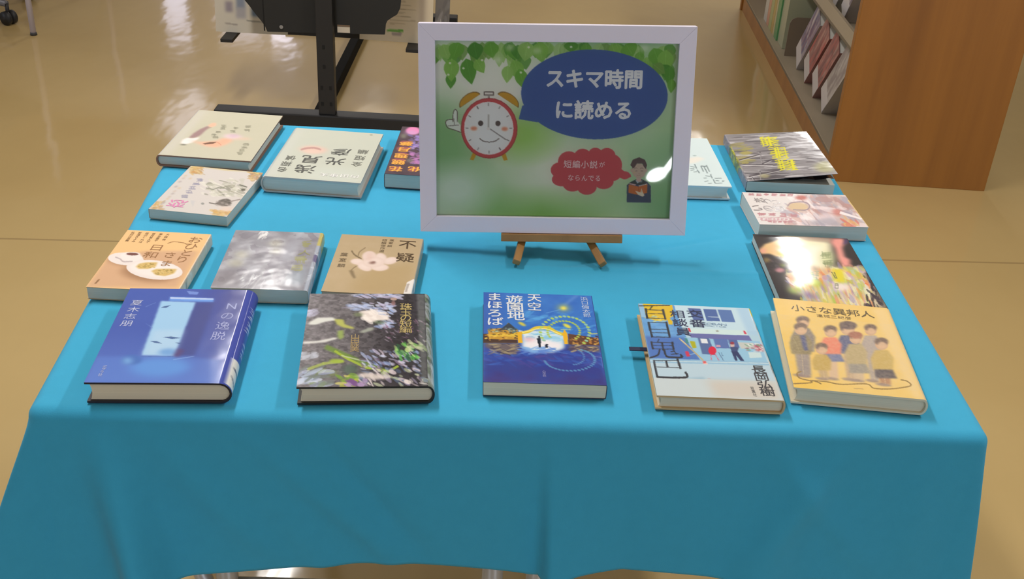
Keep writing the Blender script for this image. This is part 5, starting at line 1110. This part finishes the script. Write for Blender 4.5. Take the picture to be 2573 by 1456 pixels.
# ---------------------------------------------------------------- low bookcase on the right
def bookcase():
    wd = wood_mat('bookcase_wood', (158, 104, 38), (130, 82, 26), 9)
    mt = mat('shelf_enamel', (170, 158, 138), 0.5)
    B0 = Vector((0.978, 3.226, 0)); rz = R(-1.2); Mb = Matrix.Translation(B0) @ Matrix.Rotation(rz, 4, 'Z')
    t = thing('bookcase', 'orange brown wooden bookcase whose broad end panel faces the table', 'bookcase', B0, rz)
    L = 2.05
    m = MB(); m.box((0, 0, 0), (0.503, 0.030, 1.45), bev=0.002); m.build('end_panel', wd, t)
    m = MB(); m.box((0, L, 0), (0.503, L + 0.030, 1.45), bev=0.002); m.build('end_panel', wd, t)
    m = MB(); m.box((0.008, 0.030, 0), (0.028, L, 0.068)); m.build('plinth', wood_mat('plinth_wood', (166, 116, 58), (144, 96, 42), 9), t)
    m = MB(); m.box((0.475, 0.030, 0), (0.495, L, 0.068)); m.build('plinth', wood_mat('plinth_wood', (166, 116, 58), (144, 96, 42), 9), t)
    m = MB(); m.box((0.246, 0.030, 0.08), (0.257, L, 1.44)); m.build('back_panel', mt, t)
    for z, lip in ((0.068, 0.012), (0.41, 0.055), (0.80, 0.05), (1.17, 0.05)):
        m = MB(); m.box((0.006, 0.030, z), (0.246, L, z + 0.010)); m.box((0.257, 0.030, z), (0.497, L, z + 0.010)); m.box((0.006, 0.030, z), (0.016, L, z + lip) if z > 0.1 else (0.012, L, z + lip)); m.build('shelf', mt, t)
    m = MB(); m.box((0, 0, 1.45), (0.503, L + 0.03, 1.475), bev=0.002); m.build('top', wd, t)
    def on(x, y, z): return Mb @ Vector((x, y, z))
    SH = 0.0785
    # steel bookend
    e = thing('bookend', 'grey brown steel bookend on the lowest shelf of the wooden bookcase', 'bookend', on(0.034, 1.075, SH), rz)
    c = [(0.0, 0), (0.0, 0.13), (0.008, 0.148), (0.026, 0.156), (0.15, 0.156), (0.15, 0)]
    m = MB(); m.prism([(x, 0, z) for x, z in c], (0, 0.004, 0)); m.build('upright_plate', mat('bookend_steel', (126, 112, 96), 0.5), e)
    m = MB(); m.box((0.02, 0.004, 0), (0.13, 0.09, 0.0015)); m.build('base_plate', mat('bookend_steel', (126, 112, 96), 0.5), e)
    def shelf_book(name, label, y, th, h, dp, rgb, lean, x, z, sticker, art=None, group=None, cat='book', zc=0.0):
        """spine faces the aisle (-x); lean tips its top towards the near end"""
        o = thing(name, label, cat, on(x, y, z), rz, group)
        Mx = Matrix.Rotation(R(lean), 4, 'X')
        m = MB(); m.box((0.0012, 0.0015, 0.003), (dp, th - 0.0015, h - 0.003), Mx); m.build('page_block', page_mat('white'), o)
        m = MB(); m.box((0, 0, 0), (dp + 0.003, 0.0018, h), Mx); m.box((0, th - 0.0018, 0), (dp + 0.003, th, h), Mx); m.box((0, 0.0018, 0), (0.0014, th - 0.0018, h), Mx); m.build('cover', mat('spine_%d_%d_%d' % rgb, rgb, 0.45, coat=0.4), o)
        if art is not None:
            V = [Mx @ Vector((-0.0006, yy, zz)) for zz in np.linspace(h, 0, art.nv) for yy in np.linspace(th, 0, art.nu)]
            c_ = mesh_obj('spine_print', V, ink_grid(art.nv, art.nu).tolist(), cover_mat('matte'), o); set_ink(c_.data, art.a.reshape(-1, 3), len(V))
        if sticker:
            m = MB(); m.box((-0.0013, 0.002, 0.004), (-0.0004, th - 0.002, 0.004 + sticker), Mx); m.build('spine_label', mat('label_paper', (206, 200, 200), 0.5), o)
    # leaning picture volumes with white shelf labels
    def sp_art(base, cols, seed):
        a = Art(16, 70, base); a.dabs(70, (0, 0, 1, 0.8), 0.2, 0.05, 80, cols, 0.8, seed); return a
    spec = [('white and violet spined volume leaning nearest the steel bookend', 0.900, (190, 184, 190), sp_art((176, 168, 172), [(110, 100, 130), (150, 130, 150), (120, 130, 160), (196, 190, 196), (130, 90, 110)], 211)),
            ('rose striped volume leaning second from the steel bookend', 0.735, (160, 110, 110), sp_art((166, 108, 104), [(190, 100, 96), (150, 110, 110), (120, 90, 90), (186, 150, 140)], 212)),
            ('dusty pink volume leaning third from the steel bookend', 0.572, (150, 110, 110), sp_art((160, 112, 110), [(186, 110, 104), (140, 100, 104), (110, 90, 90), (190, 160, 150)], 213)),
            ('pale grey volume leaning nearest the bookcase end panel', 0.410, (176, 170, 166), sp_art((176, 168, 164), [(150, 140, 140), (196, 190, 186)], 214))]
    for lab, y, rgb, ar in spec:
        shelf_book('leaning_book', lab, y, 0.096, 0.335, 0.16, rgb, 45, 0.052, SH + 0.0012, 0.072, ar, 'labelled volumes leaning on the lowest shelf')
    # upright books beyond the bookend
    y = 1.17
    U = [('broad pale sage spined book right behind the steel bookend', 0.11, 0.30, (168, 172, 146)), ('bright green spined book standing beyond the pale sage one', 0.06, 0.29, (86, 150, 96)), ('narrow cream spined book beside the bright green one', 0.03, 0.28, (190, 180, 140)), ('mustard spined book standing beyond the cream one', 0.045, 0.30, (186, 160, 90)), ('pale olive spined book beyond the mustard one', 0.06, 0.28, (170, 176, 120)), ('salmon spined book at the far part of the lowest shelf', 0.05, 0.29, (206, 150, 126)), ('white spined book farthest along the lowest shelf', 0.07, 0.29, (196, 194, 190))]
    for lab, th, h, rgb in U:
        shelf_book('upright_book', lab, y, th, h, 0.17, rgb, 0, 0.034 if rgb != (168, 172, 146) else 0.040, SH + 0.0006, 0, None, 'upright books on the lowest shelf'); y += th + 0.004
    # lying dark green box file deep in the shelf behind the bookend
    o = thing('box_file', 'dark green box file deep on the shelf above the bookend', 'box file', on(0.135, 1.105, SH + 0.0006), rz)
    m = MB(); m.box((0.066, 0.0, 0), (0.108, 0.055, 0.300), bev=0.002); m.build('case', mat('green_case', (40, 56, 34), 0.5), o); m = MB(); m.box((0.068, -0.0012, 0.15), (0.106, 0.0, 0.22)); m.build('label_panel', mat('dark_panel', (24, 26, 26), 0.5), o)
    # volumes on the next shelf up
    SH2 = 0.4212
    for lab, y, rgb, ar in (('white and grey volume leaning on the upper shelf near the end panel', 0.330, (196, 190, 190), sp_art((186, 180, 180), [(110, 100, 110), (150, 140, 150), (206, 200, 200)], 221)), ('pale volume leaning behind the first one on the upper shelf', 0.470, (190, 186, 180), sp_art((180, 176, 172), [(120, 110, 120), (206, 200, 200)], 222))):
        shelf_book('leaning_book', lab, y, 0.07, 0.285, 0.16, rgb, 38, 0.040, SH2 + 0.001, 0.075, ar, 'labelled volumes leaning on the upper shelf')

# ---------------------------------------------------------------- furniture at the far left
def far_left():
    ch = mat('white_tube', (206, 202, 222), 0.35)
    t = thing('reading_table', 'reading table with slim bright metal legs at the far left', 'table', (-1.971, 4.245, 0))
    for x, y in ((0, 0), (-1.3, 0.05), (0.03, 0.75), (-1.27, 0.8)):
        m = MB(); m.tube((x, y, 0.012), (x, y, 0.68), 0.0115); l = m.build('leg', ch, t, True)
        m = MB(); m.tube((x, y, 0.0003), (x, y, 0.012), 0.014, 0.012); m.build('foot_cap', mat('foot_cap', (60, 60, 62), 0.6), l, True)
    m = MB(); m.box((-1.36, -0.05, 0.68), (0.09, 0.86, 0.705), bev=0.003); m.build('tabletop', mat('table_wood', (150, 110, 66), 0.5), t)
    c = thing('office_chair', 'office chair with black casters half under the far left reading table', 'chair', (-2.42, 4.50, 0), R(-24))
    gm = mat('chair_grey', (120, 120, 128), 0.4, metal=0.2); bkm = mat('caster_black', (30, 30, 32), 0.5)
    m = MB(); m.tube((0, 0, 0.09), (0, 0, 0.42), 0.025); m.build('column', gm, c, True)
    for k in range(5):
        a = R(k * 72); x, y = 0.33 * math.cos(a), 0.33 * math.sin(a)
        m = MB(); m.tube((0, 0, 0.10), (x, y, 0.085), 0.02, 0.013); s = m.build('spoke', gm, c, True)
        m = MB(); px, py = -math.sin(a) * 0.006, math.cos(a) * 0.006
        for sg in (-1, 1): m.tube((x + px * sg, y + py * sg, 0.0285), (x + px * sg * 3.6, y + py * sg * 3.6, 0.0285), 0.028, n=20)
        m.tube((x, y, 0.03), (x, y, 0.085), 0.008); m.build('caster', bkm, s, True)
    m = MB(); m.box((-0.22, -0.22, 0.42), (0.22, 0.22, 0.47), bev=0.015); m.build('seat', mat('seat_fabric', (60, 64, 80), 0.9), c)

room()
tables()
cloth()
lay_books()
framed_sign()
leaflet_stand()
bookcase()
far_left()
